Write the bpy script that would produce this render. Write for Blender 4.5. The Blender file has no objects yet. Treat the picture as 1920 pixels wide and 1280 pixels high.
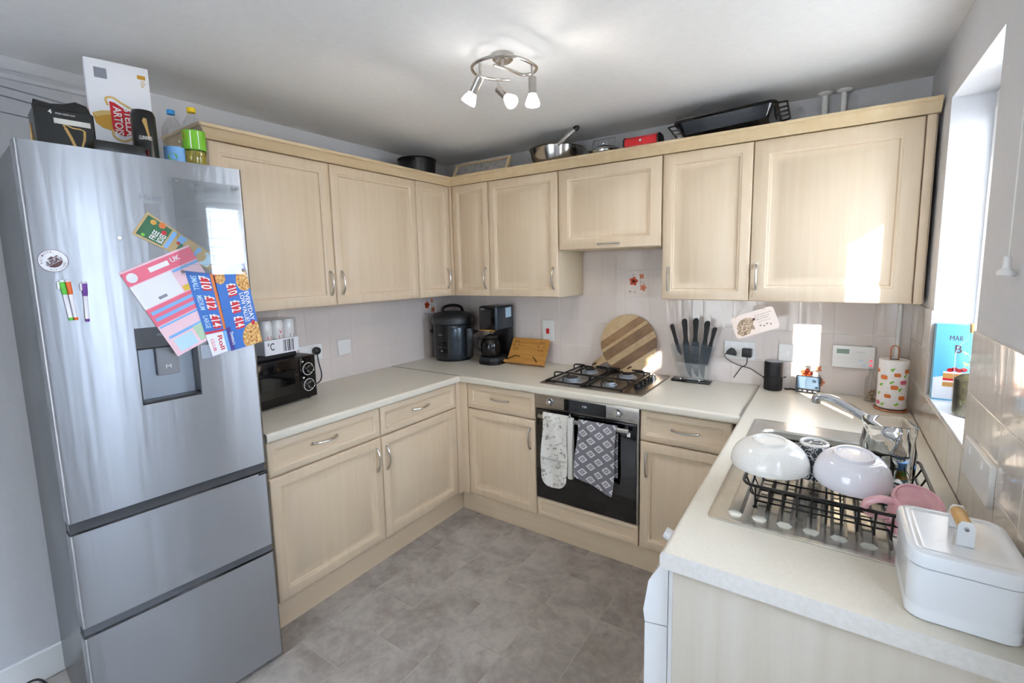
import bpy, bmesh, math, random
from mathutils import Matrix, Vector
random.seed(7)
SC = bpy.context.scene
COL = SC.collection
PI = math.pi
# ------------------------------------------------------------------ camera
def cam_axes(yaw, pitch, roll):
    cy, sy, cp, sp = math.cos(yaw), math.sin(yaw), math.cos(pitch), math.sin(pitch)
    f = Vector((-sy*cp, cy*cp, sp)); r = Vector((cy, sy, 0)); u = r.cross(f)
    cr, sr = math.cos(roll), math.sin(roll)
    return r*cr+u*sr, u*cr-r*sr, f
_r, _u, _f = cam_axes(0.5877, -0.1193, -0.0197)
cd = bpy.data.cameras.new('camera'); cam = bpy.data.objects.new('camera', cd); COL.objects.link(cam)
cam.matrix_world = Matrix(((_r.x, _u.x, -_f.x, 2.4903), (_r.y, _u.y, -_f.y, -2.7444), (_r.z, _u.z, -_f.z, 1.5545), (0, 0, 0, 1)))
cd.sensor_width = 36; cd.lens = 873.1155/1920*36; cd.clip_start = 0.05
cd.shift_x = -16.3042/1920; cd.shift_y = -31.2713/1920
SC.camera = cam
# ------------------------------------------------------------------ world, sun, daylight openings, exposure
SC.view_settings.view_transform = 'Standard'; SC.view_settings.look = 'None'
SC.view_settings.gamma = 1; SC.view_settings.use_curve_mapping = False
SC.view_settings.exposure = 0.12
cy = SC.cycles; cy.max_bounces = 10; cy.diffuse_bounces = 4; cy.glossy_bounces = 3; cy.transmission_bounces = 10; cy.transparent_max_bounces = 10
cy.use_adaptive_sampling = True; cy.adaptive_threshold = .16; cy.adaptive_min_samples = 24; cy.caustics_refractive = False
wd = bpy.data.worlds.new('world'); SC.world = wd; wd.use_nodes = True
bg = wd.node_tree.nodes['Background']; bg.inputs[0].default_value = (0.65, 0.785, 1.0, 1); bg.inputs[1].default_value = 19.0
SUN_DIR = Vector((-.204, .34, -.143)).normalized()
sl = bpy.data.lights.new('sun', 'SUN'); sl.energy = 27; sl.angle = 0.009; sl.color = (1, .93, .82)
so = bpy.data.objects.new('sun', sl); COL.objects.link(so); so.rotation_euler = SUN_DIR.to_track_quat('-Z', 'Y').to_euler(); so.location = (6, -8, 5)
def portal(name, loc, aim, sx, sy):
    l = bpy.data.lights.new(name, 'AREA'); l.shape = 'RECTANGLE'; l.size = sx; l.size_y = sy; l.cycles.is_portal = True
    o = bpy.data.objects.new(name, l); COL.objects.link(o); o.location = loc
    o.rotation_euler = Vector(aim).to_track_quat('-Z', 'Z').to_euler()
# room numbers (metres): left wall x=0, back wall y=0, right wall x=W
W, H, T = 2.813, 2.342, .909
DW, DB = .339, .594
ZB, ZT = 1.383, 2.107
YREAR = -4.6
WIN = (-1.085, -.47, 1.06, 2.12)          # kitchen window opening: y0, y1, z0, z1
RWIN = (.6, 2.25, .6, 2.05)              # unseen window assumed in the rear wall to let daylight in: x0, x1, z0, z1
portal('portal_rear', ((RWIN[0]+RWIN[1])/2, YREAR-.16, (RWIN[2]+RWIN[3])/2), (0, 1, 0), RWIN[1]-RWIN[0], RWIN[3]-RWIN[2])
portal('portal_door', (W+.2, -2.14, 1.62), (-1, 0, 0), .46, .85)
portal('portal_side', (W+.2, (WIN[0]+WIN[1])/2, (WIN[2]+WIN[3])/2), (-1, 0, 0), WIN[1]-WIN[0]+.1, WIN[3]-WIN[2])
# ------------------------------------------------------------------ materials
def hexc(h, a=1):
    c = [int(h[i:i+2], 16)/255 for i in (0, 2, 4)]
    return tuple([(x/12.92 if x <= .04045 else ((x+.055)/1.055)**2.4) for x in c]+[a])
MATS = {}
def mat(name, col='ffffff', rough=.5, metal=0, **k):
    m = bpy.data.materials.new(name); m.use_nodes = True; MATS[name] = m
    b = m.node_tree.nodes['Principled BSDF']
    b.inputs['Base Color'].default_value = hexc(col) if isinstance(col, str) else col
    b.inputs['Roughness'].default_value = rough; b.inputs['Metallic'].default_value = metal
    for kk, v in k.items():
        b.inputs[kk.replace('_', ' ')].default_value = v
    return m
def nd(m, t, **k):
    n = m.node_tree.nodes.new(t)
    for a, v in k.items(): setattr(n, a, v)
    return n
def lk(m, a, b): m.node_tree.links.new(a, b)
def bsdf(m): return m.node_tree.nodes['Principled BSDF']
def coords(m, scale, kind='Object'):
    tc = nd(m, 'ShaderNodeTexCoord'); mp = nd(m, 'ShaderNodeMapping'); mp.inputs['Scale'].default_value = scale
    lk(m, tc.outputs[kind], mp.inputs[0]); return mp.outputs[0]
def noise(m, vec, scale=1, detail=4, rough=.55, dist=0):
    n = nd(m, 'ShaderNodeTexNoise'); lk(m, vec, n.inputs['Vector'])
    n.inputs['Scale'].default_value = scale; n.inputs['Detail'].default_value = detail; n.inputs['Roughness'].default_value = rough; n.inputs['Distortion'].default_value = dist
    return n.outputs['Fac']
def ramp(m, fac, stops):
    r = nd(m, 'ShaderNodeValToRGB'); lk(m, fac, r.inputs[0]); e = r.color_ramp.elements
    while len(e) < len(stops): e.new(.5)
    for i, (p, c) in enumerate(stops):
        e[i].position = p; e[i].color = hexc(c) if isinstance(c, str) else c
    return r.outputs[0]
def bump(m, h, strength=.2, dist=.01):
    b = nd(m, 'ShaderNodeBump'); b.inputs['Strength'].default_value = strength; b.inputs['Distance'].default_value = dist
    lk(m, h, b.inputs['Height']); lk(m, b.outputs[0], bsdf(m).inputs['Normal'])
def noisy(name, stops, scale, rough=.5, detail=5, bmp=0, bd=.005, dist=0, **k):
    m = mat(name, 'ffffff', rough, **k); f = noise(m, coords(m, scale), 1, detail, .6, dist)
    lk(m, ramp(m, f, stops), bsdf(m).inputs['Base Color'])
    if bmp: bump(m, f, bmp, bd)
    return m
WOODST = [(.3, 'd6c0a2'), (.5, 'd9c4a7'), (.72, 'dcc9ae')]
noisy('wood_v', WOODST, (38, 38, 1.6), .42, 6, .05, .002)
noisy('wood_x', WOODST, (1.6, 38, 38), .42, 6, .05, .002)
noisy('wood_y', WOODST, (38, 1.6, 38), .42, 6, .05, .002)
noisy('endpanel', [(.3, 'cdc3b3'), (.5, 'd1c8b9'), (.72, 'd5cdc0')], (34, 34, 1.6), .45, 6, .04, .002)
noisy('cornice', [(.3, 'd0b78f'), (.6, 'd8c19b'), (.8, 'dec9a6')], (20, 2, 20), .4, 4)
mat('carcass', 'd8c7a9', .5)
noisy('worktop', [(.3, 'dcd5c4'), (.5, 'dfd8c8'), (.7, 'e2dccd')], (120, 120, 120), .3, 4, .03, .0008)
noisy('worktop_edge', [(.35, 'd6d2ca'), (.5, 'dad6cf'), (.65, 'dedbd4')], (90, 90, 90), .45, 4)
noisy('paint', [(.3, 'cfcfd2'), (.7, 'd3d3d6')], (60, 60, 60), .8, 3, .03, .001)
noisy('ceiling', [(.3, 'eae9e8'), (.7, 'eeedec')], (40, 40, 40), .85, 3, .02, .001)
noisy('sun_block', [(.4, 'cfc6b8'), (.6, 'ddd5c8')], (3, 3, 12), .8); noisy('paving', [(.4, 'b9b4aa'), (.6, 'c9c4ba')], (2, 2, 2), .8)
mat('white', 'eeeeec', .35); mat('upvc', 'f2f2f0', .3); mat('socket', 'ecebe8', .25); mat('white_gloss', 'eceef0', .12, Coat_Weight=.5)
def tile_mat(name, c0, c1, sc, st):
    m = mat(name, c0, .1, Coat_Weight=.4, Coat_Roughness=.04)
    f = noise(m, coords(m, sc), 1, 2, .45, .5)
    f2 = noise(m, coords(m, (3, 3, 3)), 1, 2)
    lk(m, ramp(m, f2, [(.35, c0), (.65, c1)]), bsdf(m).inputs['Base Color']); bump(m, f, st, .012)
mat('grout', 'e6e0da', .8)
tile_mat('tile', 'dfd3cb', 'e3d8d0', (16, 16, 6), .25)
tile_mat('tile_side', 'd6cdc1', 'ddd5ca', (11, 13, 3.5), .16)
def floor_mat(name, a, b, c):
    m = mat(name, a, .42)
    oi = nd(m, 'ShaderNodeObjectInfo'); tc = nd(m, 'ShaderNodeTexCoord'); ad = nd(m, 'ShaderNodeVectorMath', operation='MULTIPLY_ADD')
    lk(m, oi.outputs['Random'], ad.inputs[0]); ad.inputs[1].default_value = (37, 23, 11); lk(m, tc.outputs['Object'], ad.inputs[2])
    f = noise(m, ad.outputs[0], 5.5, 6, .62, .5); f2 = noise(m, ad.outputs[0], 28, 3, .6)
    mx = nd(m, 'ShaderNodeMath', operation='MULTIPLY_ADD'); lk(m, f2, mx.inputs[0]); mx.inputs[1].default_value = .4; lk(m, f, mx.inputs[2])
    sh = nd(m, 'ShaderNodeMath', operation='MULTIPLY_ADD'); lk(m, oi.outputs['Random'], sh.inputs[0]); sh.inputs[1].default_value = .07; lk(m, mx.outputs[0], sh.inputs[2])
    lk(m, ramp(m, sh.outputs[0], [(.52, a), (.7, b), (.88, c)]), bsdf(m).inputs['Base Color']); bump(m, mx.outputs[0], .05, .002)
floor_mat('floor_tile', '8d857d', 'a19a94', 'b4aea7')
mat('floor_joint', 'bdb6ae', .6)
def brushed(name, c, rough=.28, an=.7):
    m = mat(name, c, rough, 1, Anisotropic=an, Anisotropic_Rotation=.25)
    f = noise(m, coords(m, (4, 3, 1.5)), 1, 3)
    tg = nd(m, 'ShaderNodeTangent', direction_type='RADIAL', axis='Z'); lk(m, tg.outputs[0], bsdf(m).inputs['Tangent'])
    lk(m, ramp(m, f, [(.3, (rough*.9,)*3+(1,)), (.7, (rough*1.1,)*3+(1,))]), bsdf(m).inputs['Roughness'])
    f2 = noise(m, coords(m, (1, 11, .7)), 1, 3); bump(m, f2, .22, .01)
brushed('steel_fridge', 'a8aaad', .42, .85)
noisy('steel_brushed', [(.3, '9a958e'), (.7, 'b3aea6')], (3, 3, 200), .3, metal=1)
noisy('steel_sink', [(.3, 'd2d0c8'), (.7, 'dddbd3')], (30, 60, 30), .24, metal=.85)
mat('chrome', 'd4d6d8', .07, 1); mat('pan_steel', 'b0aca6', .16, 1); mat('nickel', 'cac6bf', .28, 1); mat('copper', 'c98462', .25, 1); mat('lamp_steel', 'bdb8b2', .22, 1)
mat('grey_side', '4b4d50', .25, .3); mat('dark_strip', '3a3a3b', .35, .3); mat('black', '0b0b0c', .35); mat('black_gloss', '060607', .06)
mat('black_matt', '121213', .6); mat('cast_iron', '151312', .55); mat('dark_blue_grey', '3b434a', .22, .4); mat('dark_grey', '2b2c2e', .4); mat('glass_black', '070708', .05, Coat_Weight=.5)
mat('enamel', '0d1118', .12, Coat_Weight=1.0); mat('grey', '8d8f92', .4); mat('silver_grey', '9ea5ae', .35, .4); mat('dark_text', '3c3c3e', .5)
mat('red', 'c81420', .35); mat('red_gloss', 'd01420', .2); mat('print_red', 'd0202c', .45); mat('print_gold', 'c8962e', .45); mat('print_gold_pale', 'd9b872', .45)
mat('print_white', 'f1f0ee', .5); mat('paper', 'eeeef2', .55); mat('print_pink', 'ec6f88', .5); mat('print_pale_pink', 'f1ccd6', .5); mat('print_blue', '2f6fc4', .4); mat('print_deep', '2b48a0', .4)
mat('print_sky', '7fb6ea', .5); mat('print_pale_blue', 'bfe0f2', .5); mat('print_yellow', 'e6bf3a', .5); mat('print_green', '2f6b46', .5); mat('print_lime', '7cc22e', .45); mat('print_tan', 'c3a877', .5)
mat('print_orange', 'e07a35', .5); mat('print_cheese', 'd9a44f', .6); mat('print_purple', '433a8c', .5); mat('print_maroon', '5b3437', .5); mat('print_grey', '8b8e98', .5); mat('print_green_pale', 'b7d2b2', .5)
mat('pen_green', '58c33a', .4); mat('pen_orange', 'ee6a1c', .4); mat('pen_purple', '6a2c94', .4); mat('pen_white', 'e9e6ee', .35); mat('cap_blue', '2f8fd0', .35); mat('cap_yellow', 'e9c412', .35)
mat('carton_black', '131513', .3); mat('carton_gold', 'b9965a', .35, .5); mat('carton_cream', 'cfcdc4', .4); mat('lilac', 'ebebf3', .1, Coat_Weight=.6); mat('ceramic', 'f0efec', .1, Coat_Weight=.6)
noisy('ceramic_speck', [(.24, 'a5a199'), (.29, 'f1efe9'), (.7, 'f3f1ec')], (330, 330, 330), .12, 1)
noisy('pink_glaze', [(.35, 'd7a0a8'), (.6, 'e2b0b5'), (.75, 'efc8c8')], (26, 26, 26), .2, 5)
noisy('bamboo', [(.3, 'a9742f'), (.5, 'bd8740'), (.7, 'c8934b')], (4, 40, 60), .4, 4)
mat('bamboo_dark', '6b4a22', .5)
for i, (a, b) in enumerate((('73563a', '92714c'), ('a88a62', 'c4a880'), ('63472e', '86643f'), ('b99b70', 'd0b68e'), ('80603f', 'a17e56'), ('b08f62', 'c6aa80'))):
    noisy('plank%d' % i, [(.3, a), (.7, b)], (12, 8, 20), .35, 6)
noisy('towel_wood', [(.3, 'c79a52'), (.7, 'd6ac66')], (4, 40, 40), .4)
mat('bulb', 'ffffff', .3, Emission_Color=(1, .98, .95, 1), Emission_Strength=18)
mat('lcd', '8fa596', .2); mat('screen', '56687a', .06, Coat_Weight=.5); mat('led_red', 'e03040', .3, Emission_Color=(1, .05, .1, 1), Emission_Strength=1.5)
mat('lcd_digits', 'cfe0e8', .4, Emission_Color=(.8, .9, 1, 1), Emission_Strength=.6)
mat('tile_flower', 'c8502f', .25); mat('tile_flower_pale', 'dd8a68', .25); mat('tile_flower_grey', '8d918a', .25)
mat('glass', 'f4fbf8', .02, Transmission_Weight=1.0, IOR=1.45); mat('glass_jar', 'ffffff', .0, Transmission_Weight=1.0, IOR=1.28)
mat('plastic_clear', 'f2f5f0', .06, Transmission_Weight=1.0, IOR=1.2); mat('water', 'e8ecd0', .0, Transmission_Weight=1.0, IOR=1.2); mat('juice', 'd8c94a', .1, Transmission_Weight=.6, IOR=1.33)
mat('carafe', '1c1a1c', .05, Transmission_Weight=.5)
def thin(name, tint=(1, 1, 1, 1), base=.05):
    m = bpy.data.materials.new(name); m.use_nodes = True; MATS[name] = m; nt = m.node_tree; nt.nodes.clear()
    o = nt.nodes.new('ShaderNodeOutputMaterial'); mx = nt.nodes.new('ShaderNodeMixShader'); t = nt.nodes.new('ShaderNodeBsdfTransparent'); g = nt.nodes.new('ShaderNodeBsdfGlossy')
    t.inputs[0].default_value = tint; g.inputs['Roughness'].default_value = .03
    lw = nt.nodes.new('ShaderNodeLayerWeight'); pw = nt.nodes.new('ShaderNodeMath'); pw.operation = 'POWER'; pw.inputs[1].default_value = 4.5; nt.links.new(lw.outputs['Facing'], pw.inputs[0])
    fr = nt.nodes.new('ShaderNodeMath'); fr.operation = 'MULTIPLY_ADD'; fr.inputs[1].default_value = .9; fr.inputs[2].default_value = base; nt.links.new(pw.outputs[0], fr.inputs[0])
    nt.links.new(fr.outputs[0], mx.inputs[0]); nt.links.new(t.outputs[0], mx.inputs[1]); nt.links.new(g.outputs[0], mx.inputs[2]); nt.links.new(mx.outputs[0], o.inputs[0])
thin('pane');  thin('acrylic', (.93, .94, .94, 1)); thin('film', (.95, .95, .95, 1))
noisy('glove', [(.36, '8f8b82'), (.42, 'c5c1b7'), (.48, 'dcd9d1')], (50, 20, 60), .9, 4, .15, .004); mat('glove_trim', 'b5b3ae', .9); mat('glove_body', 'd2cfc6', .9)
def towel_mat():
    m = mat('towel', '8b898e', .95); v = coords(m, (1, 1, 1)); s = nd(m, 'ShaderNodeSeparateXYZ'); lk(m, v, s.inputs[0])
    def tri(sock, per, off=0):
        a = nd(m, 'ShaderNodeMath', operation='PINGPONG'); a.inputs[1].default_value = per
        ad = nd(m, 'ShaderNodeMath', operation='ADD'); lk(m, sock, ad.inputs[0]); ad.inputs[1].default_value = 5+off; lk(m, ad.outputs[0], a.inputs[0]); return a.outputs[0]
    x, z = tri(s.outputs[0], .044), tri(s.outputs[2], .034)
    def scl(sk, f):
        q = nd(m, 'ShaderNodeMath', operation='MULTIPLY'); lk(m, sk, q.inputs[0]); q.inputs[1].default_value = f; return q.outputs[0]
    d = nd(m, 'ShaderNodeMath', operation='ADD'); lk(m, scl(x, 22.7), d.inputs[0]); lk(m, scl(z, 29.4), d.inputs[1])   # 0..2, diamonds
    r = nd(m, 'ShaderNodeMath', operation='PINGPONG'); r.inputs[1].default_value = 1; lk(m, d.outputs[0], r.inputs[0])
    col = ramp(m, r.outputs[0], [(0, 'c6c4c6'), (.14, 'c6c4c6'), (.17, '77757b'), (.32, '77757b'), (.35, 'cbc9cb'), (.60, 'cbc9cb'), (.64, '77757b')])
    lk(m, col, bsdf(m).inputs['Base Color']); bump(m, noise(m, coords(m, (500, 500, 500)), 1, 2), .2, .002)
towel_mat()
noisy('cup_pattern', [(.44, '3c454c'), (.47, 'e8e8e6'), (.53, 'e8e8e6'), (.56, '3c454c')], (55, 55, 55), .15, 0, dist=1.5)
noisy('pizza', [(.35, 'a8542a'), (.5, 'd8a557'), (.65, 'ecd193')], (120, 120, 120), .6, 3)
noisy('dog_print', [(.35, '7b6048'), (.5, 'a98d70'), (.65, 'd8c2a6')], (130, 130, 130), .6, 3)
noisy('moss', [(.3, '1b170c'), (.55, '2e2a16'), (.78, '4c5426')], (70, 70, 70), .7, 4)
mat('leaf', '6d8f3a', .5); mat('string', 'b9a98e', .8); mat('sign', 'e6d3c3', .45); mat('sign_edge', 'cbb69f', .6)
mat('shell', 'b7a184', .5); mat('cork', 'b68d5c', .8)
noisy('paper_roll', [(.3, 'efe9e6'), (.7, 'f7f3f0')], (90, 90, 90), .9, 3, .1, .002)
noisy('picture', [(.35, '8c8b88'), (.55, 'a9a6a2'), (.7, '77797c')], (14, 14, 14), .5, 4)
noisy('tin_enamel', [(.3, 'e6eaee'), (.7, 'eaeef2')], (8, 8, 8), .18, 2)
# ------------------------------------------------------------------ geometry helpers
def new(): return bmesh.new()
def vadd(bm, pts): return [bm.verts.new(p) for p in pts]
def face(bm, vs):
    try: return bm.faces.new(vs)
    except ValueError: return None
def box(bm, x0, x1, y0, y1, z0, z1, bev=0, seg=2):
    b = bmesh.new()
    v = vadd(b, [(x, y, z) for x in (x0, x1) for y in (y0, y1) for z in (z0, z1)])
    for q in ((0, 1, 3, 2), (4, 6, 7, 5), (0, 4, 5, 1), (2, 3, 7, 6), (0, 2, 6, 4), (1, 5, 7, 3)): b.faces.new([v[i] for i in q])
    if bev: bmesh.ops.bevel(b, geom=b.edges[:], offset=bev, segments=seg, affect='EDGES', profile=.6)
    merge(bm, b); return bm
def merge(bm, b, mtx=None):
    if mtx is not None: bmesh.ops.transform(b, matrix=mtx, verts=b.verts[:])
    me = bpy.data.meshes.new('tmp'); b.to_mesh(me); b.free(); bm.from_mesh(me); bpy.data.meshes.remove(me); return bm
def lathe(bm, prof, n=32, loc=(0, 0, 0), mtx=None, squash=None):
    b = bmesh.new(); rings = []
    for r, z in prof:
        if r <= 1e-6: rings.append([b.verts.new((0, 0, z))])
        else: rings.append([b.verts.new((r*math.cos(2*PI*i/n), r*math.sin(2*PI*i/n), z)) for i in range(n)])
    for A, B in zip(rings, rings[1:]):
        for i in range(n):
            j = (i+1) % n
            if len(A) == 1 and len(B) == 1: continue
            if len(A) == 1: face(b, [A[0], B[i], B[j]])
            elif len(B) == 1: face(b, [A[i], A[j], B[0]])
            else: face(b, [A[i], A[j], B[j], B[i]])
    if squash: bmesh.ops.scale(b, vec=squash, verts=b.verts[:])
    if mtx is not None: bmesh.ops.transform(b, matrix=mtx, verts=b.verts[:])
    bmesh.ops.translate(b, vec=loc, verts=b.verts[:]); merge(bm, b); return bm
def axm(p, d):
    d = Vector(d).normalized(); return Matrix.Translation(p) @ d.to_track_quat('Z', 'Y').to_matrix().to_4x4()
def cyl(bm, p0, p1, r0, r1=None, n=20):
    r1 = r0 if r1 is None else r1; p0, p1 = Vector(p0), Vector(p1); L = (p1-p0).length
    return lathe(bm, [(0, 0), (r0, 0), (r1, L), (0, L)], n, mtx=axm(p0, p1-p0))
def ball(bm, c, r, n=14, sq=(1, 1, 1)):
    return lathe(bm, [(r*math.sin(PI*i/8), -r*math.cos(PI*i/8)) for i in range(9)], n, c, squash=sq)
def tube(bm, pts, r, n=8, closed=False):
    pts = [Vector(p) for p in pts]; N = len(pts); rr = r if isinstance(r, (list, tuple)) else [r]*N; rings = []; up = None
    for i, p in enumerate(pts):
        a = pts[(i-1) % N] if (closed or i > 0) else p; c = pts[(i+1) % N] if (closed or i < N-1) else p
        t = (c-a).normalized()
        if up is None: up = t.orthogonal().normalized()
        else:
            up = up-t*up.dot(t); up = up.normalized() if up.length > 1e-6 else t.orthogonal().normalized()
        s = t.cross(up)
        rings.append([bm.verts.new(p+(up*math.cos(2*PI*k/n)+s*math.sin(2*PI*k/n))*rr[i]) for k in range(n)])
    for i in range(N if closed else N-1):
        A, B = rings[i], rings[(i+1) % N]
        off = 0
        if closed and i == N-1:
            off = min(range(n), key=lambda o: (A[0].co-B[o].co).length)
        for k in range(n): face(bm, [A[k], A[(k+1) % n], B[(k+1+off) % n], B[(k+off) % n]])
    if not closed: face(bm, rings[0][::-1]); face(bm, rings[-1])
    return bm
def smoothpts(pts, k=6, closed=False):
    P = [Vector(p) for p in pts]; N = len(P); out = []
    for i in range(N if closed else N-1):
        g = (lambda j: P[j % N]) if closed else (lambda j: P[max(0, min(N-1, j))])
        a, b, c, d = g(i-1), g(i), g(i+1), g(i+2)
        for s in range(k):
            t = s/k; out.append(.5*((2*b)+(c-a)*t+(2*a-5*b+4*c-d)*t*t+(3*b-a-3*c+d)*t**3))
    if not closed: out.append(P[-1])
    return out
def prism(bm, poly, h, mp, bev=0):
    """poly of (a,b) extruded 0..h along third axis; mp(a,b,d)->point"""
    A = vadd(bm, [mp(a, b, 0) for a, b in poly]); B = vadd(bm, [mp(a, b, h) for a, b in poly]); n = len(poly)
    for i in range(n): face(bm, [A[i], A[(i+1) % n], B[(i+1) % n], B[i]])
    face(bm, A[::-1]); face(bm, B); return bm
def rrect(x0, x1, y0, y1, r, n=5):
    out = []
    for cx, cy, a in ((x1-r, y1-r, 0), (x0+r, y1-r, PI/2), (x0+r, y0+r, PI), (x1-r, y0+r, 1.5*PI)):
        for i in range(n+1): out.append((cx+r*math.cos(a+PI/2*i/n), cy+r*math.sin(a+PI/2*i/n)))
    return out
def ellipse(cx, cy, a, b, n=16, rot=0):
    c, s = math.cos(rot), math.sin(rot)
    return [(cx+a*math.cos(t)*c-b*math.sin(t)*s, cy+a*math.cos(t)*s+b*math.sin(t)*c) for t in (2*PI*i/n for i in range(n))]
def XY(z): return lambda a, b, d: (a, b, z+d)                # extrude up
def XZ(y): return lambda a, b, d: (a, y-d, b)                # face -y
def YZ(x): return lambda a, b, d: (x+d, a, b)                # face +x
def YZn(x): return lambda a, b, d: (x-d, a, b)               # face -x
ROOT = {}
def empty(name, loc, label, cat, group=None, rz=0, mtx=None):
    o = bpy.data.objects.new(name, None); COL.objects.link(o); o.empty_display_size = .05
    M = mtx if mtx is not None else Matrix.Translation(loc) @ Matrix.Rotation(rz, 4, 'Z')
    o.matrix_world = M; ROOT[o.name] = M
    o['label'] = label; o['category'] = cat
    if group: o['group'] = group
    return o
def rootm(o):
    while o.parent is not None: o = o.parent
    return ROOT.get(o.name, Matrix())
def ob(name, bm, m, parent=None, world=True, smooth=True, label=None, fix=True):
    if parent is not None and world: bmesh.ops.transform(bm, matrix=rootm(parent).inverted(), verts=bm.verts[:])
    if fix: bmesh.ops.recalc_face_normals(bm, faces=bm.faces[:])
    me = bpy.data.meshes.new(name); bm.to_mesh(me); bm.free()
    if smooth:
        me.polygons.foreach_set('use_smooth', [True]*len(me.polygons))
        me.set_sharp_from_angle(angle=math.radians(35))
    me.materials.append(MATS[m]); o = bpy.data.objects.new(name, me); COL.objects.link(o)
    if parent is not None: o.parent = parent
    if label: o['label'] = label
    return o
def solo(name, bm, m, label, cat, group=None, base=None, **k):
    """one-mesh thing; origin moved to its base"""
    if base is None:
        xs = [v.co for v in bm.verts]; base = Vector((sum(v.x for v in xs)/len(xs), sum(v.y for v in xs)/len(xs), min(v.z for v in xs)))
    bmesh.ops.translate(bm, vec=-Vector(base), verts=bm.verts[:])
    o = ob(name, bm, m, **k); o.location = base; o['label'] = label; o['category'] = cat
    ROOT[o.name] = Matrix.Translation(base)
    if group: o['group'] = group
    return o
def struct(name, bm, m, **k):
    o = ob(name, bm, m, **k); o['kind'] = 'structure'; return o
def inst(me_obj, name, parent, loc):
    o = bpy.data.objects.new(name, me_obj); COL.objects.link(o); o.parent = parent; o.location = loc; return o
def textbm(s, size=1, bold=0, shear=0):
    cu = bpy.data.curves.new('t', 'FONT'); cu.body = s; cu.size = size; cu.align_x = 'CENTER'; cu.align_y = 'CENTER'; cu.offset = bold; cu.shear = shear; cu.resolution_u = 3
    o = bpy.data.objects.new('t', cu); me = bpy.data.meshes.new_from_object(o); b = bmesh.new(); b.from_mesh(me)
    bpy.data.objects.remove(o); bpy.data.curves.remove(cu); bpy.data.meshes.remove(me)
    return b
def text(name, s, mp, rect, m, parent, rot=0, d=.0004, bold=0, world=True, keep=False, shear=0):
    """fit text in rect (a0,a1,b0,b1) and map with mp(a,b,d); rot in quarter turns clockwise"""
    b = textbm(s, 1, bold, shear); P = [(v.co.x, v.co.y) for v in b.verts]
    for _ in range(rot): P = [(y, -x) for x, y in P]
    x0, x1 = min(p[0] for p in P), max(p[0] for p in P); y0, y1 = min(p[1] for p in P), max(p[1] for p in P)
    a0, a1, b0, b1 = rect; sx, sy = (a1-a0)/(x1-x0), (b1-b0)/(y1-y0)
    if keep: sx = math.copysign(min(abs(sx), abs(sy)), sx); sy = math.copysign(abs(sx), sy)
    cx, cy, ca, cb = (x0+x1)/2, (y0+y1)/2, (a0+a1)/2, (b0+b1)/2
    for v, (x, y) in zip(b.verts, P): v.co = mp(ca+(x-cx)*sx, cb+(y-cy)*sy, d)
    return ob(name, b, m, parent, world=world, smooth=False, fix=False)
# ================================================================== THE ROOM
b = new(); box(b, -.1, W+.4, YREAR-.12, .12, -.08, -.0015); floor = struct('floor', b, 'floor_joint')
def tilemesh(w, h, t, bev, m, kind):
    """kind 'F' floor (x,y), 'B' faces -y (x,z), 'L' faces +x (y,z), 'R' faces -x; origin at lower corner"""
    b = new()
    if kind == 'F': box(b, 0, w, 0, h, -t, 0, bev, 1)
    if kind == 'B': box(b, 0, w, -t, 0, 0, h, bev, 1)
    if kind == 'L': box(b, 0, t, 0, w, 0, h, bev, 1)
    if kind == 'R': box(b, -t, 0, 0, w, 0, h, bev, 1)
    me = bpy.data.meshes.new('tile'); bmesh.ops.recalc_face_normals(b, faces=b.faces[:]); b.to_mesh(me); b.free(); me.materials.append(MATS[m]); return me
CACHE = {}
def tile(kind, m, parent, u0, u1, v0, v1, gap=.002, t=.006, bev=.0008):
    w, h = round(u1-u0-gap, 4), round(v1-v0-gap, 4)
    if w < .006 or h < .006: return None
    k = (kind, m, w, h)
    if k not in CACHE: CACHE[k] = tilemesh(w, h, t, bev, m, kind)
    g = gap/2
    loc = {'F': (u0+g, v0+g, 0), 'B': (u0+g, 0, v0+g), 'L': (0, u0+g, v0+g), 'R': (W, u0+g, v0+g)}[kind]
    return inst(CACHE[k], 'tile', parent, loc)
PX, PY = .2535, .3925
for i in range(-2, 10):
    x0 = .69+PX*i; off = -.985 if i % 2 == 0 else -1.18
    for j in range(-9, 5):
        y0 = off+PY*j; y1 = y0+PY; a0, a1 = max(x0, 0), min(x0+PX, W)
        b0, b1 = max(y0, YREAR), min(y1, -.5)
        if a1-a0 > .02 and b1-b0 > .02: tile('F', 'floor_tile', floor, a0, a1, b0, b1, .0032, .0011, .0003)
b = new(); box(b, -.1, W+.4, YREAR-.12, .12, H, H+.1); struct('ceiling', b, 'ceiling')
b = new(); box(b, -.1, 0, YREAR-.12, .12, -.08, H); wall_left = struct('wall_left', b, 'paint')
b = new(); box(b, 0, W, 0, .12, -.08, H); wall_back = struct('wall_back', b, 'paint')
b = new(); xo = W+.178
box(b, W, xo, WIN[1], .12, -.08, H);  D0, D1, D2, D3 = -2.56, -1.92, .04, 2.0; box(b, W, xo, D1, WIN[0], -.08, H); box(b, W, xo, YREAR-.12, D0, -.08, H); box(b, W, xo, D0, D1, -.08, D2); box(b, W, xo, D0, D1, D3, H);  box(b, W, xo, WIN[0], WIN[1], -.08, WIN[2]-.012); box(b, W, xo, WIN[0], WIN[1], WIN[3], H)
wall_right = struct('wall_right', b, 'paint')
b = new(); x0, x1, z0, z1 = RWIN
box(b, 0, x0, YREAR-.12, YREAR, -.08, H); box(b, x1, W, YREAR-.12, YREAR, -.08, H); box(b, x0, x1, YREAR-.12, YREAR, -.08, z0); box(b, x0, x1, YREAR-.12, YREAR, z1, H)
struct('wall_rear', b, 'paint')
b = new()
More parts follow.
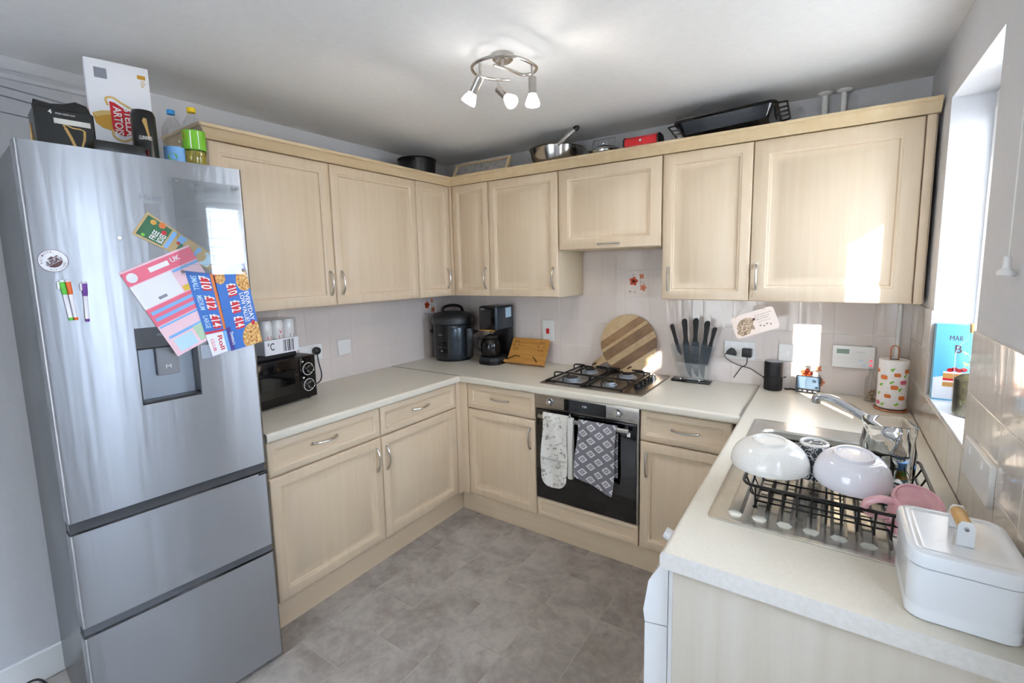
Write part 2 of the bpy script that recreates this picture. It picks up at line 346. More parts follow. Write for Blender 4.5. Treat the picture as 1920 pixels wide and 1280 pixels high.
for (a0, a1, c0, c1) in ((D0, D1, D2, 1.2), (D0, D1, D3-.03, D3), (D0, D0+.20, 1.2, D3-.03), (D1-.03, D1, 1.2, D3-.03)): box(b, W+.12, W+.17, a0, a1, c0, c1, .004, 1)
dor = struct('door_assumed', b, 'upvc')  # unseen side door, assumed; glazing sized to shape the daylight it lets in
b = new(); box(b, W+.125, W+.131, D0+.02, D1-.02, D2+.05, D3-.02); ob('pane', b, 'pane', dor)
b = new()
for (a0, a1, c0, c1) in ((x0, x1, z0, z0+.06), (x0, x1, z1-.06, z1), (x0, x0+.06, z0+.06, z1-.06), (x1-.06, x1, z0+.06, z1-.06), ((x0+x1)/2-.045, (x0+x1)/2+.045, z0+.06, z1-.06)):
    box(b, a0, a1, YREAR-.1, YREAR-.04, c0, c1, .004, 1)
wr = struct('window_assumed', b, 'upvc')  # assumed window behind the camera, sized for the daylight it gives
b = new(); box(b, x0+.05, x1-.05, YREAR-.075, YREAR-.065, z0+.05, z1-.05); ob('pane', b, 'pane', wr)
# kitchen window: frame, opening sash, panes, handle, tiled sill
wy0, wy1, wz0, wz1 = WIN; fx0, fx1 = W+.112, W+.172
b = new(); e = .05
for (a0, a1, c0, c1) in ((wy0, wy1, wz0, wz0+e), (wy0, wy1, wz1-e, wz1), (wy0, wy0+.018, wz0+e, wz1-e), (wy1-.02, wy1, wz0+e, wz1-e)):
    box(b, fx0, fx1, a0, a1, c0, c1, .004, 1)
win1 = struct('window_1', b, 'upvc')
b = new(); s0, s1, s2, s3 = wy0+.295, wy1-.02, wz0+e, wz1-e  # broad stile invented to narrow the sunlight to a slit
for (a0, a1, c0, c1) in ((s0, s1, s2, s2+e), (s0, s1, s3-e, s3), (s0, s0+.155, s2+e, s3-e), (s1-.012, s1, s2+e, s3-e)):
    box(b, fx0+.002, fx1-.01, a0, a1, c0, c1, .005, 1)
sash = ob('sash_frame', b, 'upvc', win1)
b = new(); box(b, fx0+.02, fx0+.028, wy0+.02, s0+.01, wz0+.04, wz1-.04); ob('pane', b, 'pane', win1)
b = new(); box(b, fx0+.02, fx0+.028, s0+.145, s1-.01, s2+.04, s3-.04); ob('pane', b, 'pane', win1)
hy = s0+.03; b = new(); box(b, fx0-.010, fx0+.003, hy-.0125, hy+.0125, 1.3, 1.36, .003); tube(b, [(fx0-.010, hy, 1.33), (fx0-.04, hy, 1.33), (fx0-.042, hy, 1.22)], .007); ob('handle', b, 'white', sash)
for k in range(4):
    a0 = wy0+k*.1535; a1 = min(a0+.1535, wy1)
    b = new(); box(b, W-.004, fx0, a0+.001, a1-.001, wz0-.012, wz0, .0015, 1); ob('sill_tile', b, 'white_gloss', win1)
# outside: unseen canopy, wall and gabled block, all added to limit the sun
b = new(); box(b, W+.178, W+.44, -1.5, .3, 2.12, 2.2); struct('trim_sun_block', b, 'white')  # canopy added to cut off the top of the sun patch
b = new(); box(b, 3.95, 4.1, -9, -3.35, -.31, 2.57); struct('wall_sun_block', b, 'sun_block')  # added to hold low sun off the side door
b = new(); box(b, -3, 5.5, -13, -9.2, -.3, 4.0); prism(b, [(-13.2, 4.0), (-9.0, 4.0), (-11.1, 5.6)], 8.9, lambda a, c, d: (-3.2+d, a, c))  # gabled mass invented to stop sun entering from behind
solo('sun_block', b, 'sun_block', 'pale gabled block outside, added to keep sun out of the rear window' , 'sun_block', base=(3, -11, -.3), smooth=False)
b = new(); box(b, -12, 24, -30, 12, -.5, -.31); struct('ground', b, 'paving')
# wall tiles
ROWS = [.909, 1.046, 1.209, 1.371]
colsB = [0]+[1.134+.1535*k for k in range(-7, 11)]+[W]
for v0, v1 in zip(ROWS, ROWS[1:]):
    for u0, u1 in zip(colsB, colsB[1:]):
        t_ = tile('B', 'tile', wall_back, u0, u1, v0, v1)
        if t_ and abs(u0-(1.134+.1535*8)) < .01 and v0 == .909: flower_tile2 = t_
for v0, v1 in ((1.371, 1.533), (1.533, 1.69)):
    for k in range(-1, 5):
        t_ = tile('B', 'tile', wall_back, 1.134+.1535*k, 1.134+.1535*(k+1), v0, v1)
        if k == 2 and v0 == 1.371: flower_tile1 = t_
colsL = [-.467-.1535*k for k in range(-3, 10)]; colsL = [0]+[c for c in colsL if c < -.004]; colsL.sort()
for v0, v1 in zip(ROWS, ROWS[1:]):
    for u0, u1 in zip(colsL, colsL[1:]):
        t_ = tile('L', 'tile', wall_left, u0, u1, v0, v1)
        if t_ and v0 == 1.209 and u0 < -.22 < u1: flower_tile3 = t_
colsR = [-1.085-.1535*k for k in range(5, -1, -1)]
for v0, v1 in zip(ROWS, ROWS[1:]):
    for u0, u1 in zip(colsR, colsR[1:]): tile('R', 'tile_side', wall_right, u0, u1, v0, v1)
    for u0, u1 in ((-.47, -.3165), (-.3165, -.163), (-.163, -.007)): tile('R', 'tile_side', wall_right, u0, u1, v0, v1)
for u0, u1 in zip([-1.085, -.9215, -.768, -.6145], [-.9215, -.768, -.6145, -.47]):
    tile('R', 'tile_side', wall_right, u0, u1, .909, 1.046)
b = new(); box(b, 0, W, -.0045, .01, .905, 1.371); box(b, 1.0, 1.9, -.0045, .01, 1.371, 1.69); ob('grout', b, 'grout', wall_back)
b = new(); box(b, -.01, .0045, -1.85, 0, .905, 1.371); ob('grout', b, 'grout', wall_left)
b = new(); box(b, W-.0045, W+.001, colsR[0], -1.085, .905, 1.371); box(b, W-.0045, W+.001, -1.085, -.47, .905, 1.047); box(b, W-.0045, W+.001, -.47, 0, .905, 1.371); ob('grout', b, 'grout', wall_right)
def flowers(parent, mp, u, v, s=1, mirror=1):
    """printed poppies: (du,dv) relative to print centre"""
    def petals(name, cu, cv, r, m, n=5, core='tile_flower_grey'):
        b = new()
        for k in range(n):
            a = 2*PI*k/n+cu*40; prism(b, ellipse(u+mirror*(cu+math.cos(a)*r*.55)*s, v+(cv+math.sin(a)*r*.55)*s, r*.55*s, r*.42*s, 10, a*mirror), .0002, mp)
        ob(name, b, m, parent, world=False)
    petals('poppy_print', -.028, .012, .026, 'tile_flower'); petals('poppy_print', .022, .042, .016, 'tile_flower_pale', 4); petals('poppy_print', .032, -.026, .020, 'tile_flower_pale')
    b = new()
    for cu, cv, r in ((-.05, -.05, .008), (-.02, -.054, .006), (-.03, .05, .005), (.015, .01, .004), (.03, .005, .004)): prism(b, ellipse(u+mirror*cu*s, v+cv*s, r*s, r*.7*s, 8), .0002, mp)
    for (p, q) in (((.018, .03), (.012, -.01)), ((.02, -.012), (.012, .01))):
        prism(b, [(u+mirror*p[0]*s-.0008, v+p[1]*s), (u+mirror*p[0]*s+.0008, v+p[1]*s), (u+mirror*q[0]*s+.0008, v+q[1]*s), (u+mirror*q[0]*s-.0008, v+q[1]*s)], .0002, mp)
    ob('leaf_print', b, 'tile_flower_grey', parent, world=False)
flowers(flower_tile1, lambda a, b, d: (a, -.0061-d, b), .08, .083)
flowers(flower_tile2, lambda a, b, d: (a, -.0061-d, b), .075, .075)
flowers(flower_tile3, lambda a, b, d: (.0061+d, a, b), .08, .08)
# small lines on the left wall, skirting
b = new(); box(b, 0, .014, YREAR, -2.0, 0, .12, .004, 1); struct('baseboard_left', b, 'white')
b = new(); prism(b, [(0, 2.262), (.018, 2.262), (.022, 2.275), (.012, 2.292), (0, 2.292)], 1.0, lambda a, c, d: (a, -3.06+d, c)); struct('trim_1', b, 'paint', smooth=False)
air = empty('clothes_airer', (.06, -2.45, 1.93), 'thin grey wire rails against the wall above the fridge', 'airer')
for (ya, za, yb, zb) in ((-2.5, 2.245, -2.02, 2.2), (-2.5, 2.215, -2.02, 2.165), (-2.5, 2.15, -2.02, 2.12)):
    b = new(); tube(b, [(.03, ya, za), (.03, yb, zb)], .0028, 6); ob('rail', b, 'silver_grey', air)
for yy in (-2.46, -2.06):
    b = new(); tube(b, [(.03, yy, 1.935), (.03, yy, 2.25)], .0028, 6); ob('upright', b, 'silver_grey', air)
# ================================================================== KITCHEN UNITS
def mapk(kind, front):
    return {'L': lambda u, v, d: (front+d, u, v), 'B': lambda u, v, d: (u, -front-d, v), 'R': lambda u, v, d: (W-front-d, u, v)}[kind]
def panel(kind, front, u0, u1, v0, v1, border=.058, drawer=False):
    b = new(); mp = mapk(kind, front); bd = border
    if drawer: L = [(0, -.019), (0, -.007), (.002, -.0025), (.006, 0), (bd-.014, 0), (bd-.010, -.003), (bd-.004, -.0035), (bd, -.009), (bd+.003, -.0095)]
    else: L = [(0, -.019), (0, -.007), (.002, -.0025), (.006, 0), (bd-.014, 0), (bd-.010, -.003), (bd-.004, -.0035), (bd, -.011), (bd+.006, -.012), (bd+.036, -.003), (bd+.039, -.0015)]
    rings = []
    for i, d in L: rings.append(vadd(b, [mp(u0+i, v0+i, d), mp(u1-i, v0+i, d), mp(u1-i, v1-i, d), mp(u0+i, v1-i, d)]))
    for A, B in zip(rings, rings[1:]):
        for k in range(4): face(b, [A[k], A[(k+1) % 4], B[(k+1) % 4], B[k]])
    face(b, rings[0]); face(b, rings[-1]); return b
def bow(kind, front, u, v, vert=True, L=.128):
    b = new(); mp = mapk(kind, front); pts, rr = [], []
    for i in range(13):
        s = -1+i/6; off = s*L/2; d = .004+.022*(1-abs(s)**2.4); c = .006*math.sin(s*2.2)
        pts.append(mp(u+c*0, v+off, d) if vert else mp(u+off, v, d)); rr.append(.0032+.0026*abs(s)**3+.0012*(1-s*s))
    tube(b, pts, rr, 8)
    for s in (-1, 1):
        p = mp(u, v+s*L/2, -.001) if vert else mp(u+s*L/2, v, -.001); q = mp(u, v+s*L/2, .008) if vert else mp(u+s*L/2, v, .008)
        cyl(b, p, q, .0065, .006, 10)
    return b
WV = {'L': 'wood_y', 'B': 'wood_x', 'R': 'wood_y'}
def unit(name, label, kind, u0, u1, z0, z1, depth, fronts, group, cut=0.0):
    mp = mapk(kind, 0); c = mp((u0+u1)/2, z0, depth/2)
    o = empty(name, c, label, 'cabinet', group)
    b = new(); p, q = mp(u0, z0, .008), mp(u1, z1, depth-.02)
    box(b, min(p[0], q[0]), max(p[0], q[0]), min(p[1], q[1]), max(p[1], q[1]), z0, z1+(.0535 if z1 == ZT else 0), .001, 1); ob('carcass', b, 'carcass', o)
    for f in fronts:
        dr = f['t'] == 'drawer'; g = .0015
        d = ob('drawer_front' if dr else 'door', panel(kind, depth, f['u'][0]+g, f['u'][1]-g, f['v'][0]+g, f['v'][1]-g, f.get('b', .044 if dr else .058), dr), WV[kind] if dr else 'wood_v', o)
        if 'h' in f: ob('handle', bow(kind, depth, f['h'][0], f['h'][1], f.get('vert', not dr), f.get('L', .12)), 'nickel', d)
    return o
WG, BG = 'pale wood wall cabinets', 'pale wood base cabinets'
y1, y2, y3 = -.648, -1.2426, -1.80
X1, X2, X3, X4, X5 = .654, 1.1577, 1.762, 2.172, 2.765
unit('wall_cabinet', 'pale wood wall cabinet nearest the fridge, left of the row', 'L', y3, y2, ZB, ZT, DW, [dict(t='door', u=(y3, y2), v=(ZB, ZT), h=(y2-.032, 1.50))], WG)
unit('wall_cabinet', 'pale wood wall cabinet on left wall above the plain white wall plate', 'L', y2, y1, ZB, ZT, DW, [dict(t='door', u=(y2, y1), v=(ZB, ZT), h=(y2+.035, 1.50))], WG)
# L-shaped corner unit
cu = empty('corner_wall_cabinet', (.2, -.2, ZB), 'corner wall cabinet with two narrow doors above the pressure cooker', 'cabinet', WG)
b = new(); prism(b, [(.008, -.008), (X1, -.008), (X1, -DW+.02), (DW-.02, -DW+.02), (DW-.02, y1), (.008, y1)], ZT-ZB+.0535, XY(ZB)); ob('carcass', b, 'carcass', cu, smooth=False)
d = ob('door', panel('L', DW, y1+.0015, -DW-.012, ZB, ZT, .055), 'wood_v', cu); ob('handle', bow('L', DW, -.39, 1.50), 'nickel', d)
d = ob('door', panel('B', DW, DW+.012, X1-.0015, ZB, ZT, .055), 'wood_v', cu); ob('handle', bow('B', DW, X1-.03, 1.50), 'nickel', d)
b = new(); box(b, DW-.02, DW+.010, -DW-.010, -DW+.02, ZB, ZT, .003, 2); ob('corner_strip', b, 'wood_v', cu)
unit('wall_cabinet', 'narrow wall cabinet left of the cooker hood cabinet on back wall', 'B', X1, X2, ZB, ZT, DW, [dict(t='door', u=(X1, X2), v=(ZB, ZT), h=(X2-.03, 1.495))], WG)
unit('cooker_hood_cabinet', 'short wall cabinet with lift-up flap above the gas hob', 'B', X2, X3, 1.656, ZT, DW, [dict(t='door', u=(X2+.006, X3-.004), v=(1.656, ZT), h=((1.409+1.532)/2, 1.683), vert=False, b=.07)], WG)
unit('wall_cabinet', 'narrow wall cabinet right of the cooker hood cabinet above knife block', 'B', X3, X4, ZB, ZT, DW, [dict(t='door', u=(X3, X4), v=(ZB, ZT), h=(X3+.036, 1.49))], WG)
ue = unit('wall_cabinet', 'wide wall cabinet at right end of back wall beside the window', 'B', X4, X5, ZB, ZT, DW, [dict(t='door', u=(X4, X5), v=(ZB, ZT), h=(X4+.03, 1.495), b=.075)], WG)
b = new(); box(b, X5, W-.012, -DW+.02, -.008, ZB, ZT, .001, 1); box(b, X5+.001, X5+.03, -DW-.0, -DW+.02, ZB, ZT, .006, 2); ob('filler_strip', b, 'wood_v', ue)
# cornice
def sweep_plan(path, prof):
    b = new(); n = len(path); rings = []
    for i in range(n):
        p = Vector(path[i]); dirs = []
        if i > 0: dirs.append((p-Vector(path[i-1])).normalized())
        if i < n-1: dirs.append((Vector(path[i+1])-p).normalized())
        nr = [Vector((d.y, -d.x)) for d in dirs]
        m = nr[0] if len(nr) == 1 else (nr[0]+nr[1])/(1+nr[0].dot(nr[1]))
        rings.append(vadd(b, [(p.x+m.x*d, p.y+m.y*d, z) for d, z in prof]))
    for A, B in zip(rings, rings[1:]):
        for k in range(len(prof)): face(b, [A[k], A[(k+1) % len(prof)], B[(k+1) % len(prof)], B[k]])
    face(b, rings[0]); face(b, rings[-1]); return b
PROF = [(-.02, ZT+.001), (.006, ZT+.001), (.008, ZT+.006), (.014, ZT+.012), (.028, ZT+.034), (.034, ZT+.040), (.038, ZT+.041), (.038, ZT+.054), (-.02, ZT+.054)]
b = sweep_plan([(.01, y3), (DW, y3), (DW, -DW), (W-.009, -DW)], PROF)
solo('cornice', b, 'cornice', 'continuous pale wood cornice moulding along the top of the wall cabinets', 'cornice', base=(DW, -DW, ZT))
# base units
by = -1.218; ZP, ZD = .148, .706
DRW = (.709, .864)
unit('base_cabinet', 'base cabinet beside the fridge with one drawer over one door', 'L', -1.80, by, ZP, .868, DB, [dict(t='drawer', u=(-1.80, by), v=DRW, h=(-1.533, .797), vert=False), dict(t='door', u=(-1.80, by), v=(ZP, ZD), h=(by-.034, .594))], BG)
unit('base_cabinet', 'base cabinet on left run next to the inner corner, drawer over door', 'L', by, -.636, ZP, .868, DB, [dict(t='drawer', u=(by, -.636), v=DRW, h=(-.931, .793), vert=False), dict(t='door', u=(by, -.636), v=(ZP, ZD), h=(by+.03, .588))], BG)
unit('base_cabinet', 'base cabinet left of the oven with drawer over door', 'B', .648, 1.1436, ZP, .868, DB, [dict(t='drawer', u=(.648, 1.1436), v=DRW, h=(.899, .788), vert=False), dict(t='door', u=(.648, 1.1436), v=(ZP, ZD), h=(1.107, .596))], BG)
unit('base_cabinet', 'base cabinet right of the oven with drawer over door', 'B', 1.7462, 2.163, ZP, .868, DB, [dict(t='drawer', u=(1.7462, 2.163), v=DRW, h=(1.96, .787), vert=False), dict(t='door', u=(1.7462, 2.163), v=(ZP, ZD), h=(1.781, .59))], BG)
sbu = unit('base_cabinet', 'base cabinet under the sink between washing machine and corner', 'R', -1.108, -.62, ZP, .738, W-2.225, [dict(t='door', u=(-1.108, -.62), v=(ZP, .862), h=(-1.07, .66))], BG)
b = new(); box(b, 2.27, 2.286, -1.112, -.55, 0, ZP-.001, .001, 1); solo('plinth', b, 'wood_y', 'pale wood kickboard under the sink cabinet', 'kickboard', 'kickboards')
b = new(); box(b, DB-.02, DB+.004, -.636, -.56, ZP, .868, .003); box(b, .56, .648, -DB-.004, -DB+.02, ZP, .868, .003)
solo('corner_post', b, 'wood_v', 'pale wood corner post between the left and back base cabinets', 'corner post')
b = new(); box(b, DB-.066, DB-.05, -1.805, -DB+.05, 0, ZP-.001, .001, 1); solo('plinth', b, 'wood_y', 'pale wood kickboard under the left base cabinets', 'kickboard', 'kickboards')
b = new(); box(b, DB-.05, 2.265, -DB+.05, -DB+.066, 0, ZP-.001, .001, 1); solo('plinth', b, 'wood_x', 'pale wood kickboard under the oven and back base cabinets', 'kickboard', 'kickboards')
# ---- worktops (rounded front edge)
def wtprof(dep):
    r = .012; P = [(0, T-.04), (dep-r, T-.04)]
    for i in range(1, 6): P.append((dep-r+r*math.sin(PI/2*i/6), T-.04+r-r*math.cos(PI/2*i/6)))
    P.append((dep, T-.04+r))
    for i in range(0, 7): P.append((dep-r+r*math.cos(PI/2*i/6), T-r+r*math.sin(PI/2*i/6)))
    return P+[(0, T)]
b = new(); prism(b, wtprof(.62), 1.805-.622, lambda a, c, d: (a, -1.805+d, c)); solo('worktop', b, 'worktop', 'cream worktop along the left wall under the microwave', 'worktop', 'worktops', base=(.3, -1.2, T-.04))
b = new(); prism(b, wtprof(.62), 2.193, lambda a, c, d: (d, -a, c)); solo('worktop', b, 'worktop', 'cream worktop along the back wall around the hob', 'worktop', 'worktops', base=(1.1, -.3, T-.04))
xr = 2.195; YE = -1.745
rw = empty('worktop', (2.5, -.9, T-.04), 'cream worktop along the window wall around the sink', 'worktop', 'worktops')
SX0, SX1, SY0, SY1 = 2.252, 2.735, -1.54, -.624     # sink plate
HX0, HX1, HY0, HY1 = 2.285, 2.70, -1.10, -.72      # cut-out
b = new()
prism(b, [(W-.008-a, c) for a, c in wtprof(W-.008-xr) if a > .3]+[(HX0, T), (HX0, T-.04)], -YE-.001, lambda a, c, d: (a, -d, c))
box(b, HX0, W-.008, YE, HY0, T-.04, T); box(b, HX0, W-.008, HY1, -.001, T-.04, T); box(b, HX1, W-.008, HY0, HY1, T-.04, T)
ob('surface', b, 'worktop', rw, smooth=False)
b = new(); prism(b, [(W-.008-a, c) for a, c in wtprof(W-.008-xr)], .0015, lambda a, c, d: (a, YE-d, c)); ob('end_strip', b, 'worktop_edge', rw, smooth=False)
b = new(); box(b, .008, .616, -.623, -.619, T-.03, T+.0012); solo('joint_strip', b, 'dark_strip', 'thin dark metal strip joining left and back worktops', 'joint strip')
b = new(); box(b, 2.189, 2.199, -.615, -.008, T-.03, T+.0012); solo('joint_strip', b, 'nickel', 'thin grey metal strip joining back and window worktops', 'joint strip')
# end panel + washing machine
b = new(); box(b, 2.222, W-.002, -1.733, -1.715, 0, T-.041, .001, 1); solo('end_panel', b, 'endpanel', 'pale wood end panel below the near end of the worktop', 'panel')
wm = empty('washing_machine', (2.45, -1.41, 0), 'white washing machine under the worktop behind the end panel', 'washing machine')
b = new(); box(b, 2.205, 2.78, -1.71, -1.115, .01, .862, .006); ob('body', b, 'white_gloss', wm)
b = new(); prism(b, [(2.205, .70), (2.15, .69), (2.146, .72), (2.158, .80), (2.19, .858), (2.205, .862)], .595, lambda a, c, d: (a, -1.71+d, c)); fp = ob('control_panel', b, 'white_gloss', wm, smooth=False)
b = new(); prism(b, [(2.205, .03), (2.155, .03), (2.150, .05), (2.150, .687), (2.205, .697)], .595, lambda a, c, d: (a, -1.71+d, c)); ob('front_panel', b, 'white_gloss', wm, smooth=False)
b = new(); cyl(b, (2.165, -1.50, .80), (2.136, -1.50, .812), .018, .016, 20); ob('dial', b, 'white_gloss', fp)
b = new(); lathe(b, [(.0, 0), (.17, 0), (.175, .012), (.16, .025), (.13, .028), (.12, .018), (0, .018)], 36, mtx=axm((2.150, -1.41, .40), (-1, 0, 0))); ob('porthole_door', b, 'white_gloss', wm)
# ---- oven
ov = empty('oven', (1.445, -.3, ZP), 'built-in black glass oven with steel control panel', 'oven')
b = new(); box(b, 1.148, 1.742, -DB+.02, -.05, .15, .866); ob('body', b, 'dark_grey', ov)
b = new(); box(b, 1.147, 1.744, -DB-.004, -DB+.02, .785, .866, .002); cp = ob('control_panel', b, 'steel_brushed', ov)
b = new(); box(b, 1.329, 1.571, -DB-.006, -DB-.002, .794, .858, .001, 1); dp = ob('display', b, 'glass_black', cp)
text('digits', '7:30', XZ(-DB-.006), (1.437, 1.463, .828, .838), 'lcd_digits', cp)
b = new()
for k in range(3):
    for s in (0, 1): prism(b, ellipse(1.36+.018*k+s*.14, .812, .003, .003, 8), .0003, XZ(-DB-.006))
ob('touch_keys', b, 'dark_strip', cp)
for kx in (1.246, 1.642):
    b = new(); lathe(b, [(0, 0), (.021, 0), (.021, .006), (.017, .008), (.015, .026), (.012, .028), (0, .028)], 24, mtx=axm((kx, -DB-.004, .832), (0, -1, 0))); ob('knob', b, 'chrome', cp)
b = new(); box(b, 1.150, 1.732, -DB-.004, -DB+.02, .265, .781, .002); dg = ob('door', b, 'glass_black', ov)
b = new(); box(b, 1.7325, 1.7435, -DB-.001, -DB+.02, .262, .785, .001, 1); ob('side_trim', b, 'steel_brushed', ov)
b = new(); box(b, 1.187, 1.706, -DB-.048, -DB-.036, .745, .767, .003)
for kx in (1.215, 1.68): box(b, kx-.008, kx+.008, -DB-.038, -DB-.003, .748, .764, .002, 1)
ob('handle_bar', b, 'steel_brushed', dg)
b = new(); box(b, 1.682, 1.700, -DB-.0048, -DB-.003, .715, .738); ob('sticker', b, 'print_white', dg, label='small white sticker on black glass')
text('lettering', '50x', XZ(-DB-.0045), (1.645, 1.677, .722, .730), 'print_grey', dg)
text('lettering', 'AEG', XZ(-DB-.0045), (1.690, 1.722, .800, .806), 'dark_text', cp)
b = new(); box(b, 1.147, 1.743, -DB+.02, -DB+.06, ZP, .258); lp = ob('carcass_rail', b, 'carcass', ov)
ob('filler_panel', panel('B', DB, 1.147, 1.743, ZP, .258, .034, True), 'wood_x', ov)
# ---- oven gloves and towel over the bar
YB = -DB-.042
def drape(name, label, cat, m, x0, x1, ztop, zf0, zf1, zb, sway, group=None, rounded=0, n=14):
    b = new(); prof = []
    rows = 26; grid = []
    def rowpt(u, s):
        x = x0+(x1-x0)*u
        zf = zf0+(zf1-zf0)*u
        if rounded: zf = zf + rounded*(1-math.sqrt(max(0, 1-(2*u-1)**2*.96)))
        if s < .62:     # front, bottom to top
            t = s/.62; z = zf+(ztop-.012-zf)*t; y = YB-.013-.016*(1-t)*(1+.3*math.sin(u*7+1))-.003*math.sin(u*9+z*15); xx = x+sway*(1-t)+.004*math.sin(z*20+u*4)
        elif s < .72:
            a = (s-.62)/.10*PI; z = ztop-.012+.013*math.sin(a); y = YB-.013*math.cos(a); xx = x
        else:
            t = (s-.72)/.28; zz = zb + (rounded*(1-math.sqrt(max(0, 1-(2*u-1)**2*.96))) if rounded else 0); z = ztop-.012-(ztop-.012-zz)*t; y = YB+.013+.006*math.sin(t*PI)*0; xx = x
        return (xx, y, z)
    for i in range(rows+1): grid.append(vadd(b, [rowpt(k/n, i/rows) for k in range(n+1)]))
    for A, B in zip(grid, grid[1:]):
        for k in range(n): face(b, [A[k], A[k+1], B[k+1], B[k]])
    r = bmesh.ops.recalc_face_normals(b, faces=b.faces[:])
    bmesh.ops.solidify(b, geom=b.faces[:], thickness=.003)
    return solo(name, b, m, label, cat, group, base=((x0+x1)/2, YB, zf0), fix=True)
og = drape('oven_glove', 'cream patterned double oven glove hanging on the oven bar', 'oven glove', 'glove', 1.222, 1.375, .782, .375, .375, .42, 0, rounded=.06)
b = new()
for u0_, z_ in ((.0, .535),): box(b, 1.224, 1.373, YB-.034, YB-.029, .533, .540, .001, 1)
ob('pocket_seam', b, 'glove_trim', og)
b = new(); box(b, 1.373, 1.405, YB-.016, YB+.012, .44, .775, .008, 2); ob('inner_lining', b, 'glove_body', og)
b = new(); tube(b, [(1.378, YB-.012, .775), (1.39, YB-.012, .80), (1.395, YB-.006, .77)], .0025, 6); ob('hanging_loop', b, 'glove_trim', og)
drape('tea_towel', 'grey and white diamond pattern tea towel hanging on the oven bar', 'towel', 'towel', 1.435, 1.645, .775, .475, .415, .50, -.012)
# ================================================================== FRIDGE (own axes: x out of the door, y along the front, z up)
FM = Matrix.Translation((.6601, -2.4146, 0)) @ Matrix.Rotation(-math.atan2(.041, .5611), 4, 'Z'); FW = .5626
fr = empty('fridge_freezer', None, 'tall stainless steel fridge freezer with two drawers and water dispenser', 'fridge', mtx=FM)
def fob(name, b, m, parent=None, **k): return ob(name, b, m, parent or fr, world=False, **k)
FZ = lambda a, b, d: (d, a, b)
b = new(); box(b, -.62, -.062, .002, FW-.002, .03, 1.925, .004); fob('body', b, 'grey_side')
b = new(); box(b, -.062, -.057, .012, FW-.012, .04, 1.915); fob('door_seal', b, 'dark_strip')
def fdoor(name, z0, z1, cut=None):
    b = new(); r = .010
    prof = [(-.058, 0), (-.058, FW), (-r, FW)]
    P = [(-.058, 0.0)]
    for i in range(7): a = PI/2*i/6; P.append((-r+r*math.sin(a), r-r*math.cos(a)))
    if cut is None:
        for i in range(1, 18): P.append((.0012*math.sin(PI*i/18), r+(FW-2*r)*i/18))
        for i in range(7): a = PI/2*i/6; P.append((-r+r*math.cos(a), FW-r+r*math.sin(a)))
        P.append((-.058, FW))
        prism(b, P, z1-z0, XY(z0))
        return fob(name, b, 'steel_fridge')
    y0_, y1_, c0, c1 = cut
    ys = [0.0]; front = []
    def ring(z): return None
    # door skin made of a frame of four blocks round the dispenser recess
    L = [(-.058, 0.0)]
    for i in range(7): a = PI/2*i/6; L.append((-r+r*math.sin(a), r-r*math.cos(a)))
    prism(b, L+[(0, y0_), (-.058, y0_)], z1-z0, XY(z0))
    Rr = [(-.058, y1_), (0, y1_)]
    for i in range(7): a = PI/2*i/6; Rr.append((-r+r*math.cos(a), FW-r+r*math.sin(a)))
    prism(b, Rr+[(-.058, FW)], z1-z0, XY(z0))
    box(b, -.058, 0, y0_, y1_, z0, c0); box(b, -.058, 0, y0_, y1_, c1, z1)
    bmesh.ops.remove_doubles(b, verts=b.verts[:], dist=1e-5)
    return fob(name, b, 'steel_fridge')
DSP = (.206, .372, 1.144, 1.392)
door = fdoor('door', .833, 1.928, DSP)
fdoor('freezer_drawer', .497, .795); fdoor('freezer_drawer', .022, .463)
for z0_, z1_ in ((.797, .831), (.465, .495)):
    b = new(); prism(b, [(-.055, z1_), (-.055, z0_), (-.012, z0_), (-.03, z1_)], FW-.008, lambda a, c, d: (a, .004+d, c)); fob('grip_recess', b, 'dark_strip', smooth=False)
b = new(); box(b, -.008, .0008, FW-.035, FW-.002, .787, .794); fob('energy_badge', b, 'black')
for yy in (.05, FW-.05):
    b = new(); cyl(b, (-.04, yy, 0), (-.04, yy, .03), .018, .014, 16); fob('foot', b, 'black_matt')
# dispenser
y0_, y1_, c0, c1 = DSP
b = new(); box(b, -.056, -.05, y0_, y1_, c0, c1); dsp = fob('dispenser', b, 'silver_grey')
b = new(); prism(b, [(-.05, 1.325), (-.001, 1.322), (.0015, 1.328), (.0015, 1.392), (-.05, 1.392)], y1_-y0_, lambda a, c, d: (a, y0_+d, c)); fob('dispenser_hood', b, 'dark_strip', dsp, smooth=False)
b = new(); box(b, -.05, -.001, y0_, y0_+.004, c0, 1.325); fob('side_wall', b, 'grey_side', dsp); b = new(); box(b, -.05, -.001, y1_-.004, y1_, c0, 1.325); fob('side_wall', b, 'grey_side', dsp)
b = new(); box(b, -.05, -.002, y0_+.004, y1_-.004, c0, c0+.008, .002, 1); fob('drip_tray', b, 'dark_strip', dsp)
b = new(); box(b, -.049, -.03, .262, .325, 1.225, 1.325, .006); pd = fob('paddle', b, 'grey', dsp)
text('lettering', 'M', FZ, (.285, .300, 1.248, 1.260), 'print_white', dsp, d=-.0285, world=False)
text('lettering', 'WATER', FZ, (.262, .302, 1.362, 1.370), 'print_grey', dsp, d=.002, world=False)
b = new(); prism(b, rrect(.267, .307, 1.40, 1.783, .002), .0006, FZ); fob('control_strip', b, 'grey')
text('logo', 'Haier', FZ, (.258, .319, 1.793, 1.812), 'print_grey', fr, d=.0008, world=False)
